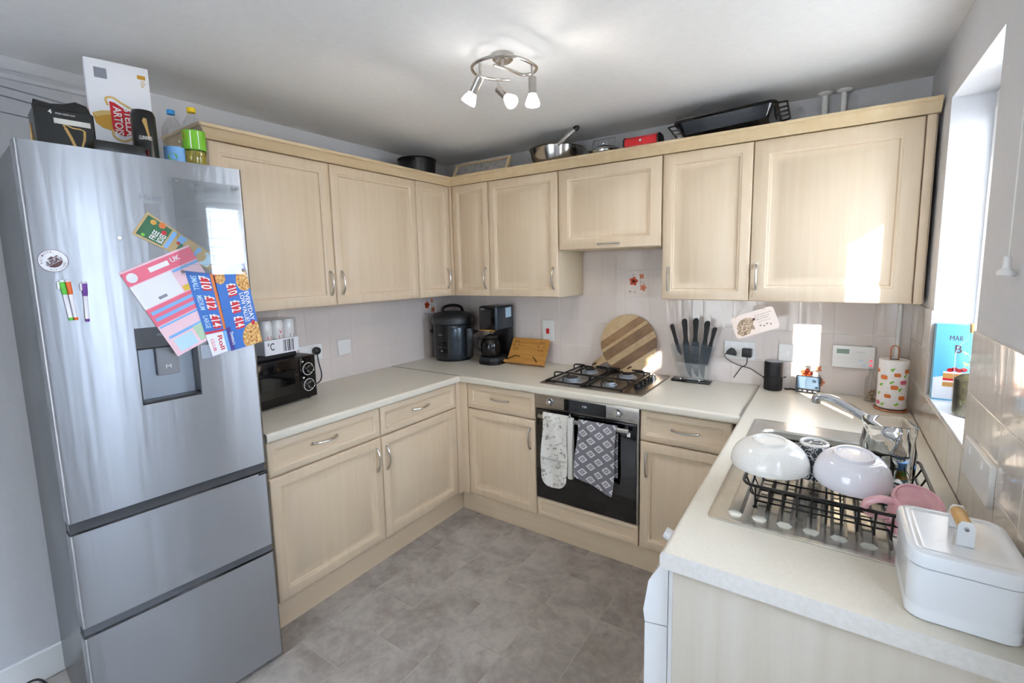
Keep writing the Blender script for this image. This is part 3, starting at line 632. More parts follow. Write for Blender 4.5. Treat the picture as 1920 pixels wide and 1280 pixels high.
# --- things stuck to the fridge door
def fthing(name, label, cat, t, z, group=None):
    return empty(name, None, label, cat, group, mtx=FM @ Matrix.Translation((0, t, z)))
def fl(b, t, z): bmesh.ops.translate(b, vec=(0, -t, -z), verts=b.verts[:]); return b
def quadmap(q, base):
    """q = TL, TR, BR, BL in (t,z); a to the right 0..1, b downwards 0..1"""
    def f(a, b, d):
        t = (1-a)*(1-b)*q[0][0]+a*(1-b)*q[1][0]+a*b*q[2][0]+(1-a)*b*q[3][0]
        z = (1-a)*(1-b)*q[0][1]+a*(1-b)*q[1][1]+a*b*q[2][1]+(1-a)*b*q[3][1]
        return (base+d, t-q[0][0], z-q[0][1])
    return f
def flyer(name, label, cat, q, base, m, prints, group=None):
    o = fthing(name, label, cat, q[0][0], q[0][1], group); mp = quadmap(q, base)
    b = new(); prism(b, [(0, 0), (1, 0), (1, 1), (0, 1)], .0008, mp); sh = ob('sheet', b, m, o, world=False, smooth=False)
    for k, p in enumerate(prints):
        kind, rect, mm = p[:3]; lv = .0009+.00005*k
        if kind == 'r':
            b = new(); prism(b, [(rect[0], rect[2]), (rect[1], rect[2]), (rect[1], rect[3]), (rect[0], rect[3])], .0001, lambda a, c, d, l=lv: mp(a, c, l+d)); ob(p[3] if len(p) > 3 else 'print_block', b, mm, sh, world=False, smooth=False)
        elif kind == 'e':
            b = new(); prism(b, [(min(1, max(0, x)), min(1, max(0, y))) for x, y in ellipse(rect[0], rect[1], rect[2], rect[3], 20)], .0001, lambda a, c, d, l=lv: mp(a, c, l+d)); ob(p[3] if len(p) > 3 else 'print_spot', b, mm, sh, world=False, smooth=False)
        else:
            text('lettering', kind[1:], mp, (rect[0], rect[1], rect[3], rect[2]), mm, sh, rot=0 if len(p) < 4 else p[3], d=lv, bold=.015, world=False)
    return o
# weekly planner (clear acrylic) with four magnets is over the flyers' tops
flyer('coupon_strip', 'green and tan coupon strip slanting across the fridge door', 'coupon', [(.228, 1.686), (.273, 1.757), (.463, 1.611), (.432, 1.570)], .0015, 'print_tan',
      [('r', (.08, .92, .03, .34), 'print_green'), ('r', (.08, .92, .36, .41), 'print_sky'), ('r', (.05, .6, .5, .66), 'print_green'), ('r', (.6, .95, .45, .55), 'print_sky'), ('r', (.1, .9, .70, .76), 'print_sky'), ('r', (.1, .9, .82, .95), 'print_pale_blue'),
       ('e', (.78, .12, .10, .035), 'print_cheese'), ('e', (.85, .22, .12, .04), 'print_orange'), ('e', (.62, .28, .10, .03), 'red'), ('e', (.70, .58, .20, .05), 'print_tan'), ('e', (.55, .48, .08, .02), 'red'), ('e', (.16, .10, .06, .022), 'print_lime'),
       ('tFREE', (.15, .55, .17, .24), 'print_white'), ('tBOXES', (.15, .55, .255, .33), 'print_white'), ('e', (.5, .80, .3, .06), 'print_tan')])
flyer('letter', 'pink and white paper letter on the fridge door', 'letter', [(.185, 1.566), (.374, 1.656), (.501, 1.377), (.312, 1.287)], .0036, 'print_pale_pink',
      [('r', (0, 1, .02, .16), 'print_pink'), ('r', (.0, .58, .17, .42), 'paper'), ('r', (.6, 1, .17, .20), 'print_sky'), ('r', (.0, 1, .43, .63), 'print_pink'), ('r', (.04, .98, .47, .505), 'print_sky'), ('r', (.04, .98, .545, .58), 'print_sky'), ('r', (.02, 1, .64, .66), 'print_sky'),
       ('r', (.05, 1, .77, .80), 'print_sky'), ('r', (.08, .36, .82, .97), 'print_pale_blue'), ('r', (.40, .64, .79, .97), 'print_green_pale'), ('r', (.66, .96, .82, .97), 'print_pale_blue'), ('e', (.10, .09, .07, .05), 'paper'), ('r', (.34, .62, .06, .11), 'paper'), ('tUK', (.66, .80, .05, .10), 'paper'),
       ('r', (.6, .80, .36, .42), 'print_yellow'), ('r', (.82, 1, .33, .38), 'print_yellow'), ('r', (.24, .36, .36, .39), 'print_grey')])
PZ = lambda s, r: (s, r, 'print_white', 1)
flyer('pizza_leaflet', 'narrow blue leaflet with prices and white lower panel, left of the two', 'leaflet', [(.356, 1.571), (.437, 1.559), (.473, 1.286), (.412, 1.271)], .0057, 'print_blue',
      [('r', (.88, 1, 0, .72), 'print_orange'), ('r', (0, .80, .74, 1), 'paper'), ('r', (.80, 1, .74, 1), 'print_sky'), ('r', (0, .86, .71, .735), 'print_red'), ('r', (.45, .8, .06, .22), 'print_red'), ('r', (.45, .8, .30, .46), 'print_red'), ('r', (.45, .8, .53, .69), 'print_red'),
       ('t\u00a310', (.42, .84, .04, .20), 'print_white', 1), ('t\u00a312', (.42, .84, .28, .44), 'print_white', 1), ('t\u00a314', (.42, .84, .51, .67), 'print_white', 1), ('tSMALL', (.12, .34, .05, .22), 'print_pale_blue', 1), ('tMEDIUM', (.12, .34, .28, .45), 'print_pale_blue', 1), ('tLARGE', (.12, .34, .52, .67), 'print_pale_blue', 1), ('tRoll', (.50, .72, .78, .96), 'print_red', 1), ('tCLUB', (.14, .30, .80, .95), 'print_pink', 1)])
flyer('pizza_leaflet', 'blue pizza leaflet with prices and slogan at the door edge', 'leaflet', [(.439, 1.565), (.541, 1.598), (.580, 1.301), (.472, 1.282)], .0078, 'print_blue',
      [('r', (0, .12, .70, 1), 'print_purple'), ('r', (.62, 1, 0, .10), 'print_deep'), ('r', (0, .30, .0, .14), 'print_orange'), ('e', (.86, .20, .26, .13), 'pizza', 'pizza_print'), ('e', (.84, .92, .42, .20), 'pizza', 'pizza_print'), ('e', (.16, .10, .14, .07), 'pizza', 'pizza_print'),
       ('r', (.30, .56, .21, .35), 'print_red'), ('r', (.30, .56, .42, .56), 'print_red'), ('r', (.30, .56, .62, .76), 'print_red'), ('t\u00a310', (.28, .58, .19, .33), 'print_white', 1), ('t\u00a312', (.28, .58, .40, .54), 'print_white', 1), ('t\u00a314', (.28, .58, .60, .74), 'print_white', 1),
       ('tEVERYDAY', (.78, .92, .34, .70), 'print_white', 1), ('tLOW VALUE!', (.62, .76, .34, .70), 'print_white', 1), ('e', (.85, .73, .06, .03), 'print_red'), ("tDomino's", (.08, .18, .77, .93), 'print_white', 1)])
PLX = lambda a: .0105+.0155*(.548-a)/.21
pl = fthing('planner_sheet', 'clear acrylic weekly planner sheet on the fridge door', 'planner', .335, 1.555)
b = new(); prism(b, [(.340, 1.868), (.548, 1.868), (.545, 1.556), (.338, 1.556)], .002, lambda a, c, d: (PLX(a)+d, a, c)); sh = ob('sheet', fl(b, .335, 1.555), 'acrylic', pl, world=False, smooth=False)
b = new()
for k in range(8): prism(b, [(.35, 1.80-.03*k), (.535, 1.80-.03*k), (.535, 1.8009-.03*k), (.35, 1.8009-.03*k)], .0001, lambda a, c, d: (PLX(a)+.0021+d, a, c))
prism(b, [(.44, 1.59), (.4409, 1.59), (.4409, 1.80), (.44, 1.80)], .0001, lambda a, c, d: (PLX(a)+.0021+d, a, c)); ob('ruled_lines', fl(b, .335, 1.555), 'print_grey', sh, world=False)
text('lettering', 'Weekly Planner', lambda a, c, d: (PLX(a)+.0022, a-.335, c-1.555), (.385, .50, 1.832, 1.856), 'print_grey', sh, d=.0, world=False, shear=.3)
for k, (t, z) in enumerate(((.352, 1.858), (.535, 1.856), (.343, 1.567), (.536, 1.569))):
    o = fthing('round_magnet', 'small silver round magnet at the %s corner of the planner sheet' % ('upper left', 'upper right', 'lower left', 'lower right')[k], 'magnet', t, z, 'fridge magnets')
    b = new(); lathe(b, [(0, .0021), (.006, .0021), (.006, .006), (.005, .0075), (0, .0075)], 18, mtx=Matrix.Translation((PLX(t), 0, 0)) @ Matrix.Rotation(PI/2, 4, 'Y')); ob('magnet_disc', b, 'chrome', o, world=False)
o = fthing('round_magnet', 'small silver round magnet beside the coupon strip', 'magnet', .197, 1.672, 'fridge magnets')
b = new(); lathe(b, [(0, .0), (.006, .0), (.006, .006), (.005, .007), (0, .007)], 18, mtx=Matrix.Rotation(PI/2, 4, 'Y')); ob('magnet_disc', b, 'chrome', o, world=False)
o = fthing('square_magnet', 'grey square magnet below the pizza leaflet', 'magnet', .402, 1.285)
b = new(); box(b, .0012, .004, -.022, .018, -.02, .03, .001, 1); ob('magnet_block', b, 'silver_grey', o, world=False)
us = fthing('round_sticker', 'round white souvenir magnet with dark lettering USA', 'magnet', .046, 1.603)
b = new(); prism(b, ellipse(0, 0, .0315, .0315, 36), .002, FZ); dsk = ob('disc', b, 'paper', us, world=False)
def ring(b, r0, r1, lv, a0=0, a1=2*PI, n=40):
    A = []
    for i in range(n+1):
        t = a0+(a1-a0)*i/n; A.append(vadd(b, [(lv, r0*math.cos(t), r0*math.sin(t)), (lv, r1*math.cos(t), r1*math.sin(t))]))
    for p, q in zip(A, A[1:]): face(b, [p[0], p[1], q[1], q[0]])
b = new(); ring(b, .0302, .0315, .0022); ob('rim_print', b, 'print_maroon', dsk, world=False)
b = new(); ring(b, .0, .019, .0022, math.radians(215), math.radians(395)); ob('badge_print', b, 'print_maroon', dsk, world=False)
b = new(); prism(b, [(-.012, .004), (-.004, .012), (.002, .010), (.008, .016), (.013, .012), (.006, .006), (-.004, .002)], .0001, lambda a, c, d: (.0022+d, a, c)); ob('badge_print', b, 'print_maroon', dsk, world=False)
def rotm(ang, lv): return lambda a, c, d: (lv, a*math.cos(ang)-c*math.sin(ang), a*math.sin(ang)+c*math.cos(ang))
b = new(); prism(b, [(-.017, -.008), (.017, -.008), (.017, .006), (-.017, .006)], .0001, lambda a, c, d: Vector(rotm(.55, .0024)(a, c, 0))); ob('badge_print', b, 'paper', dsk, world=False, smooth=False)
text('lettering', 'USA', rotm(.55, .0027), (-.015, .015, -.0065, .0045), 'print_maroon', dsk, d=0, bold=.03, world=False)
for word, st in (('BALTIMORE', 196), ('MARYLAND', 330)):
    for k, ch in enumerate(word):
        an = math.radians(st-k*12.5) if st < 200 else math.radians(255+k*12.5)
        up = an-PI/2 if st < 200 else an+PI/2
        cx, cz = .0248*math.cos(an), .0248*math.sin(an)
        text('lettering', ch, lambda a, c, d, cx=cx, cz=cz, up=up: (.0024, cx+a*math.cos(up)-c*math.sin(up), cz+a*math.sin(up)+c*math.cos(up)), (-.0016, .0016, -.0024, .0024), 'print_maroon', dsk, d=0, world=False)
for k, (t0, z0_, t1, z1_, m, nm) in enumerate(((.057, 1.549, .066, 1.433, 'pen_green', 'green'), (.069, 1.549, .0765, 1.433, 'pen_orange', 'orange'), (.104, 1.543, .1005, 1.426, 'pen_purple', 'purple'))):
    o = fthing('marker_pen', 'white board marker with %s cap stuck to the fridge door' % nm, 'marker', t1, z1_, 'whiteboard markers')
    P = lambda f, x=.0065: (x, t0-t1+(t1-t0)*f, (z0_-z1_)*(1-f))
    b = new(); cyl(b, P(.36), P(.93), .0050, .0050, 14); ob('barrel', b, 'pen_white', o, world=False)
    b = new(); cyl(b, P(.05), P(.27), .0062, .0062, 14); cyl(b, P(.27), P(.36), .0062, .0052, 14); ob('cap', b, m, o, world=False)
    b = new(); cyl(b, P(.0), P(.05), .0055, .006, 14); ob('eraser', b, 'pen_white', o, world=False)
    b = new(); box(b, .0045, .0085, -.0105+t0-t1, -.0055+t0-t1, z0_-z1_-.026, z0_-z1_-.005, .0006, 1); ob('clip', b, 'print_white', o, world=False)
    b = new(); cyl(b, P(.93), P(1.0), .0051, .0045, 14); ob('end_plug', b, m, o, world=False)
# ================================================================== ON TOP OF THE FRIDGE
ZF = 1.9285
def yaw(deg): return math.radians(deg)
bx = empty('beer_carton', (.44, -2.10, ZF), 'tall white beer carton with red and gold emblem standing on fridge', 'carton', rz=yaw(-14))
b = new(); box(b, -.13, 0, -.085, .082, 0, .345, .002, 1); cb = ob('carton_body', b, 'paper', bx, world=False)
CZ = lambda a, c, d: (d, a, c)
b = new(); prism(b, [(-.078, .17), (-.055, .18), (-.03, .185), (.03, .185), (.05, .178), (.065, .165), (.065, .135), (.05, .125), (.03, .12), (-.03, .118), (-.055, .124), (-.072, .138)], .0002, lambda a, c, d: CZ(a, c, .0006+d)); ob('cartouche_print', b, 'print_gold', cb, world=False, smooth=False)
b = new(); prism(b, [(-.078, .17), (-.055, .18), (-.03, .185), (-.03, .172), (-.05, .166), (-.07, .158)], .0002, lambda a, c, d: CZ(a, c, .0008+d)); ob('cartouche_print', b, 'print_gold_pale', cb, world=False, smooth=False)
b = new(); prism(b, [(-.032, .215), (-.018, .212), (.005, .196), (.035, .186), (.042, .175), (.042, .13), (.03, .116), (.0, .105), (-.022, .112), (-.03, .125)], .0002, lambda a, c, d: CZ(a, c, .0010+d)); ob('shield_print', b, 'print_red', cb, world=False, smooth=False)
for pts in ([(-.036, .2, 0), (-.04, .222, 0), (-.022, .228, 0), (.0, .214, 0), (.03, .197, 0)], [(-.03, .124, 0), (-.028, .10, 0), (-.006, .088, 0), (.016, .098, 0), (.03, .112, 0)]):
    b = new(); tube(b, [(.0008, p[0], p[1]) for p in smoothpts(pts, 5)], .0035, 6); bmesh.ops.scale(b, vec=(.25, 1, 1), verts=b.verts[:]); ob('scroll_print', b, 'print_gold_pale', cb, world=False)
text('lettering', 'STELLA', CZ, (.004, .026, .108, .200), 'print_white', cb, rot=1, d=.0014, bold=.02, world=False)
text('lettering', 'ARTOIS', CZ, (-.024, -.002, .108, .200), 'print_white', cb, rot=1, d=.0014, bold=.02, world=False)
b = new(); box(b, .0003, .0006, -.062, -.030, .285, .318); ob('barcode_print', b, 'print_grey', cb, world=False)
b = new(); box(b, .0003, .0006, .050, .072, .305, .318); ob('badge_print', b, 'print_gold', cb, world=False)
text('lettering', '10x', CZ, (.058, .070, .278, .300), 'print_gold', cb, rot=1, d=.0006, world=False)
b = new(); prism(b, [(-.095, .10), (-.02, .10), (-.02, .19), (-.095, .2)], .0002, lambda a, c, d: (a, -.0853-d, c)); ob('side_print', b, 'print_red', cb, world=False, smooth=False)
# black four-pack carton
gp = empty('stout_four_pack', (.585, -2.275, ZF), 'black four-pack beer carton with gold harp on the fridge', 'carton', rz=yaw(-6))
b = new(); box(b, -.125, 0, -.075, .055, 0, .118, .004, 1); gb = ob('carton_body', b, 'carton_black', gp, world=False)
b = new()
prism(b, [(-.075, .118), (.055, .118), (.045, .145), (.02, .152), (-.005, .14), (-.035, .135), (-.07, .14)], .004, lambda a, c, d: (-.03+d, a, c)); ob('carry_flap', b, 'carton_black', gp, world=False, smooth=False)
b = new(); box(b, .0002, .0005, -.035, .045, .075, .090); ob('cream_band_print', b, 'carton_cream', gb, world=False)
b = new(); tube(b, [(.0004, y_, z_) for y_, z_ in ((-.012, .066), (-.016, .072), (-.008, .074), (.004, .068), (.02, .068), (.03, .064))], .0022, 6); tube(b, [(.0004, -.012, .066), (.0004, -.002, .04), (.0004, .006, .012)], .004, 6); tube(b, [(.0004, .03, .064), (.0004, .028, .04), (.0004, .02, .012)], .003, 6); bmesh.ops.scale(b, vec=(.2, 1, 1), verts=b.verts[:]); ob('harp_print', b, 'carton_gold', gb, world=False)
text('lettering', '4', CZ, (-.045, -.037, .100, .112), 'print_white', gb, d=.0006, world=False, bold=.02)
text('lettering', 'NITRO SURGE CANS', CZ, (-.03, .012, .101, .106), 'print_white', gb, d=.0006, world=False)
b = new(); tube(b, [(-.10+.0, -.0756, .03), (-.085, -.0756, .08), (-.07, -.0756, .03)], .003, 6); bmesh.ops.scale(b, vec=(1, 1, 1), verts=b.verts[:]); ob('harp_print', b, 'carton_gold', gb, world=False)
text('lettering', 'GUINNESS', lambda a, c, d: (a, -.0755, c), (-.115, -.06, .012, .022), 'carton_gold', gb, d=0, world=False)
ft = empty('flat_pack', (.60, -2.185, ZF), 'flat black carton lying on the front edge of the fridge top', 'carton', rz=yaw(-4))
b = new(); box(b, -.08, .045, -.055, .075, 0, .036, .006, 2); ob('carton_body', b, 'carton_black', ft, world=False)
b = new(); box(b, -.02, .05, .0755, .0758, .006, .028); ob('end_print', b, 'red', ft, world=False)
cn = empty('drinks_can', (.60, -2.098, ZF), 'tall black beer can with gold harp beside the white carton', 'can', rz=yaw(0))
b = new(); lathe(b, [(0, .002), (.025, 0), (.0325, .008), (.0325, .142), (.028, .155), (.027, .157), (.0265, .154), (0, .152)], 32); cs = ob('can_body', b, 'carton_black', cn, world=False)
def cylmap(r, a0=0): return lambda a, c, d: ((r+d)*math.cos(a0+a/r), (r+d)*math.sin(a0+a/r), c)
cm = cylmap(.0327, math.radians(-25))
b = new(); prism(b, [(.0, .12), (.004, .13), (.012, .128), (.014, .10), (.018, .06), (.012, .07), (.006, .10)], .0002, cm); ob('harp_print', b, 'carton_gold', cs, world=False, smooth=False)
text('lettering', 'GUINNESS', cm, (-.012, .022, .062, .074), 'print_white', cs, d=.0002, world=False)
b = new(); prism(b, rrect(-.048, -.03, .01, .13, .002), .0002, cm); ob('panel_print', b, 'print_maroon', cs, world=False, smooth=False)
def squash_bottle(x, y, h, r, label, capm, labm, fill, bandz):
    o = empty('drink_bottle', (x, y, ZF), label, 'bottle', 'plastic bottles on the fridge')
    pr = [(0, .004), (r*.8, 0), (r, .012), (r, h*.30), (r*.95, h*.34), (r, h*.38), (r, h*.62), (r*.82, h*.74), (r*.42, h*.86), (r*.30, h*.90), (r*.30, h*.93), (0, h*.93)]
    b = new(); lathe(b, pr, 32); bd = ob('bottle_body', b, 'film', o, world=False)
    b = new(); lathe(b, [(0, .004), (r*.78, .002), (r*.96, .013), (r*.96, fill), (0, fill)], 28); ob('drink', b, 'juice' if capm == 'cap_yellow' else 'water', o, world=False)
    b = new(); lathe(b, [(0, h*.93), (r*.40, h*.925), (r*.40, h*.995), (r*.36, h), (0, h)], 24); ob('cap', b, capm, o, world=False)
    b = new(); lathe(b, [(r+.0006, bandz[0]), (r+.0006, bandz[1])], 32); ob('bottle_label', b, labm, bd, world=False)
    return o, bd
o, bd = squash_bottle(.585, -2.012, .186, .030, 'clear bottle with blue cap and pale blue label on fridge', 'cap_blue', 'print_sky', .05, (.012, .062))
cm = cylmap(.0308, math.radians(-35)); b = new(); prism(b, ellipse(0, .028, .014, .012), .0002, cm); ob('fruit_print', b, 'print_lime', bd, world=False)
o, bd = squash_bottle(.60, -1.955, .205, .034, 'clear bottle with yellow cap and green label on fridge', 'cap_yellow', 'print_lime', .055, (.06, .125))
cm = cylmap(.0348, math.radians(-35)); b = new(); prism(b, rrect(-.004, .022, .062, .122, .003), .0002, cm); ob('panel_print', b, 'print_white', bd, world=False); b = new(); prism(b, ellipse(-.03, .105, .012, .014), .0002, cm); ob('fruit_print', b, 'print_yellow', bd, world=False)
# ================================================================== ON TOP OF THE WALL CABINETS
ZC = ZT+.0545
def torus_arc(b, c, R, r, a0, a1, n=16, plane='xz', rz=0):
    pts = []
    for i in range(n+1):
        t = a0+(a1-a0)*i/n; p = Vector((R*math.cos(t), 0, R*math.sin(t))); p = Matrix.Rotation(rz, 3, 'Z') @ p; pts.append(Vector(c)+p)
    tube(b, pts, r, 8)
pt = empty('cooking_pot', (.21, -.50, ZC), 'black cooking pot on top of the left wall cabinets', 'pot')
b = new(); lathe(b, [(0, 0), (.105, 0), (.115, .01), (.12, .10), (.125, .102), (.122, .108), (.108, .102), (.104, .012), (0, .01)], 36); pb = ob('pot_body', b, 'black', pt, world=False)
for a in (yaw(-75), yaw(105)):
    b = new(); c = Vector((.12*math.cos(a), .12*math.sin(a), .085)); t = Vector((-math.sin(a), math.cos(a), 0)); n_ = Vector((math.cos(a), math.sin(a), 0))
    tube(b, smoothpts([c-t*.05, c-t*.04+n_*.03, c+t*.04+n_*.03, c+t*.05], 5), .007, 8); ob('handle', b, 'black', pb, world=False)
pf = empty('picture_frame', (.52, -.17, ZC), 'wooden framed grey picture leaning on top of corner wall cabinet', 'picture')
fm = lambda a, c, d: (a, -.285+c*.40-d*.92, ZC+.009+c*.72+d*.3)
for (a0, a1, c0, c1) in ((.33, .78, 0, .012), (.33, .78, .105, .12), (.33, .345, .012, .105), (.765, .78, .012, .105)):
    b = new(); prism(b, [(a0, c0), (a1, c0), (a1, c1), (a0, c1)], .018, fm); ob('frame_bar', b, 'cornice', pf, smooth=False)
b = new(); prism(b, [(.345, .012), (.765, .012), (.765, .105), (.345, .105)], .006, fm); ob('picture', b, 'picture', pf, smooth=False)
wk = empty('frying_pan', (1.075, -.185, ZC), 'deep steel frying pan with long handle on top of cabinets', 'pan')
b = new(); lathe(b, [(0, 0), (.12, 0), (.14, .010), (.158, .055), (.166, .095), (.171, .098), (.165, .099), (.154, .055), (.135, .014), (0, .006)], 44); wb = ob('pan_body', b, 'pan_steel', wk, world=False)
h0, h1 = Vector((.08, -.14, .09)), Vector((.19, -.11, .175))
b = new(); tube(b, [h0, h0.lerp(h1, .3), h0.lerp(h1, .65), h1], [.010, .012, .015, .013], 10); hb = ob('handle', b, 'nickel', wb, world=False)
b = new(); tube(b, [h0.lerp(h1, .85), h1, h1+(h1-h0).normalized()*.01], [.0155, .015, .008], 10); ob('handle_tip', b, 'black', hb, world=False)
wr_ = empty('wire_rack', (1.30, -.10, ZC), 'thin wire cooling rack leaning behind the frying pan', 'rack')
for k in range(5):
    b = new(); tube(b, [(1.265+.03*k, -.115, ZC+.003), (1.265+.03*k, -.06, ZC+.150)], .0016, 5); ob('wire', b, 'chrome', wr_)
b = new(); tube(b, [(1.255, -.117, ZC+.003), (1.255, -.06, ZC+.150), (1.395, -.06, ZC+.150), (1.395, -.117, ZC+.003)], .0024, 6, closed=True); ob('rim', b, 'chrome', wr_)
ld = empty('saucepan_lid', (1.40, -.22, ZC), 'round glass saucepan lid with steel rim on top of cabinets', 'lid')
b = new(); lathe(b, [(.085, .03), (.088, .04), (.082, .043), (.06, .058), (.03, .066), (0, .068), (0, .066), (.03, .064), (.06, .055), (.08, .04)], 36, mtx=Matrix.Rotation(.0, 4, 'X')); ob('lid_glass', b, 'glass', ld, world=False)
b = new(); tube(b, [(.087*math.cos(t), .087*math.sin(t), .038) for t in (2*PI*i/32 for i in range(32))], .004, 6, closed=True); ob('steel_rim', b, 'chrome', ld, world=False)
b = new(); lathe(b, [(0, 0), (.07, 0), (.08, .012), (.084, .034), (.078, .034), (0, .012)], 32); ob('steel_dish', b, 'chrome', ld, world=False)
b = new(); torus_arc(b, (0, 0, .068), .018, .003, 0, PI, 10); ob('lid_handle', b, 'chrome', ld, world=False)
rb = empty('red_tin', (1.662, -DW+.02, ZT+.0545), 'small red case with black ends on the cornice edge', 'case')
ya, yb_ = -DW-.050, -DW+.04; zc = ZT+.0545
b = new(); prism(b, [(ya, zc), (yb_, zc), (yb_, zc+.036), (yb_-.015, zc+.046), (ya+.02, zc+.046), (ya, zc+.032)], .166, lambda a, c, d: (1.578+d, a, c)); rbo = ob('case_body', b, 'red_gloss', rb, smooth=False)
for xx in (1.570, 1.744):
    b = new(); prism(b, [(ya-.002, zc), (yb_+.002, zc), (yb_+.002, zc+.038), (yb_-.015, zc+.049), (ya+.02, zc+.049), (ya-.002, zc+.034)], .008, lambda a, c, d, xx=xx: (xx+d, a, c)); ob('end_cap', b, 'black', rb, smooth=False)
b = new(); cyl(b, (1.662, ya, zc+.02), (1.662, ya-.005, zc+.02), .007, .006, 12); ob('clasp', b, 'chrome', rb)
# roasting tray, tilted
tr = empty('roasting_tray', (2.04, -.17, ZC), 'black enamel roasting tray propped on top of the right wall cabinets', 'tray')
TM = Matrix.Translation((2.03, -.178, ZC+.026)) @ Matrix.Rotation(yaw(-2.5), 4, 'Y') @ Matrix.Rotation(yaw(-7), 4, 'X')
def ringpts(w, h, r, z): return [(x, y, z) for x, y in rrect(-w, w, -h, h, r, 5)]
b = new(); RG = [ringpts(.19, .115, .02, 0), ringpts(.215, .14, .03, .055), ringpts(.228, .153, .034, .06), ringpts(.228, .153, .034, .063), ringpts(.212, .137, .028, .059), ringpts(.187, .112, .018, .004)]
rings = [vadd(b, r) for r in RG]
for A, B in zip(rings, rings[1:]):
    for k in range(len(A)): face(b, [A[k], A[(k+1) % len(A)], B[(k+1) % len(A)], B[k]])
face(b, rings[0]); face(b, rings[-1]); bmesh.ops.transform(b, matrix=TM, verts=b.verts[:]); tb = ob('tray_body', b, 'enamel', tr)
for s in (-1, 1):
    b = new()
    P = [(s*.226, -.11, .06), (s*.262, -.10, .062), (s*.262, .10, .062), (s*.226, .11, .06)]; tube(b, P, .005, 6)
    for yy in (-.05, 0, .05): tube(b, [(s*.226, yy, .06), (s*.262, yy, .062)], .004, 6)
    bmesh.ops.transform(b, matrix=TM, verts=b.verts[:]); ob('end_handle', b, 'enamel', tb)
# ================================================================== PIPES, CEILING LIGHT, PULL CORD
for k, (px_, nm) in enumerate(((2.425, 'left'), (2.498, 'right'))):
    o = empty('ceiling_pipe', (px_, -.045, H-.2), 'white copper pipe with ceiling collar, %s of the two above cabinets' % nm, 'pipe', 'pipes above the wall cabinets')
    b = new()
    P = smoothpts([(px_-.12, -.045, 2.20), (px_-.03, -.045, 2.205), (px_-.004, -.045, 2.225), (px_, -.045, 2.26), (px_, -.045, H-.006)], 5) if k == 0 else [(px_, -.045, 2.165), (px_, -.045, H-.006)]
    tube(b, P, .0125, 14); ob('pipe', b, 'white', o)
    b = new(); lathe(b, [(.013, -.014), (.022, -.012), (.030, -.004), (.031, 0), (.013, 0)], 28, (px_, -.045, H-.001)); ob('collar', b, 'white', o)
b = new(); tube(b, [(2.762, -.016, T+.001), (2.762, -.016, ZB-.001)], .0095, 12); solo('vertical_pipe', b, 'white', 'white pipe running down the tiled corner behind the kitchen roll', 'pipe')
pc = empty('pull_cord', (W-.015, -1.36, 1.53), 'white ceiling pull cord with bell-shaped end beside window', 'pull cord')
b = new(); tube(b, [(W-.015, -1.36, 1.56), (W-.015, -1.36, H)], .0012, 6); ob('cord', b, 'white', pc)
b = new(); lathe(b, [(.003, .04), (.006, .038), (.0065, .015), (.014, .008), (.015, .0), (.012, -.003), (0, -.003)], 20, (W-.017, -1.36, 1.522)); ob('cord_end', b, 'white', pc)
cl = empty('ceiling_spotlight', (1.45, -1.26, H), 'steel spiral ceiling light with three lit spot bulbs', 'ceiling light')
zl = 2.285
SP = [(1.44, -1.309), (1.465, -1.232), (1.477, -1.18), (1.515, -1.168), (1.551, -1.196), (1.558, -1.234), (1.545, -1.304), (1.504, -1.354), (1.439, -1.37), (1.378, -1.353), (1.345, -1.309), (1.34, -1.257), (1.365, -1.209), (1.41, -1.167)]
b = new(); tube(b, smoothpts([(x, y, zl) for x, y in SP], 6), .0058, 10); spi = ob('spiral_arm', b, 'lamp_steel', cl)
b = new(); lathe(b, [(0, -.022), (.03, -.022), (.038, -.016), (.041, -.004), (.041, 0), (0, 0)], 32, (1.435, -1.245, H-.001)); ob('ceiling_rose', b, 'lamp_steel', cl)
b = new(); tube(b, [(1.452, -1.27, H-.028), (1.452, -1.27, zl)], .006, 8); ob('centre_stem', b, 'lamp_steel', cl)
HEADS = [((1.42, -1.365), .05, (-.035, .0, -.045)), ((1.375, -1.195), .032, (.045, -.005, -.042)), ((1.556, -1.235), .042, (0, 0, -.058))]
for (hx, hy), st, d in HEADS:
    hd = new(); tube(hd, [(hx, hy, zl), (hx, hy, zl-st)], .0045, 8); ball(hd, (hx, hy, zl-st), .006); ob('stem', hd, 'lamp_steel', spi)
    p0 = Vector((hx, hy, zl-st-.003)); dn = Vector(d).normalized(); p1 = p0+dn*.058
    b = new(); cyl(b, p0, p1, .0145, .0145, 20); hh = ob('spot_head', b, 'lamp_steel', cl)
    b = new(); lathe(b, [(.013, 0), (.0155, .004), (.023, .022), (.0265, .034), (.0255, .040), (0, .042)], 24, mtx=axm(p1, dn)); ob('bulb', b, 'bulb', hh)
    l = bpy.data.lights.new('spot_bulb_light', 'SPOT'); l.spot_size = math.radians(179); l.spot_blend = .35; l.energy = 4.8; l.color = (1, .90, .80); l.shadow_soft_size = .03
    lo = bpy.data.objects.new('spot_bulb_light', l); COL.objects.link(lo); lo.location = p1+dn*.05; lo.rotation_euler = dn.to_track_quat('-Z', 'Y').to_euler()
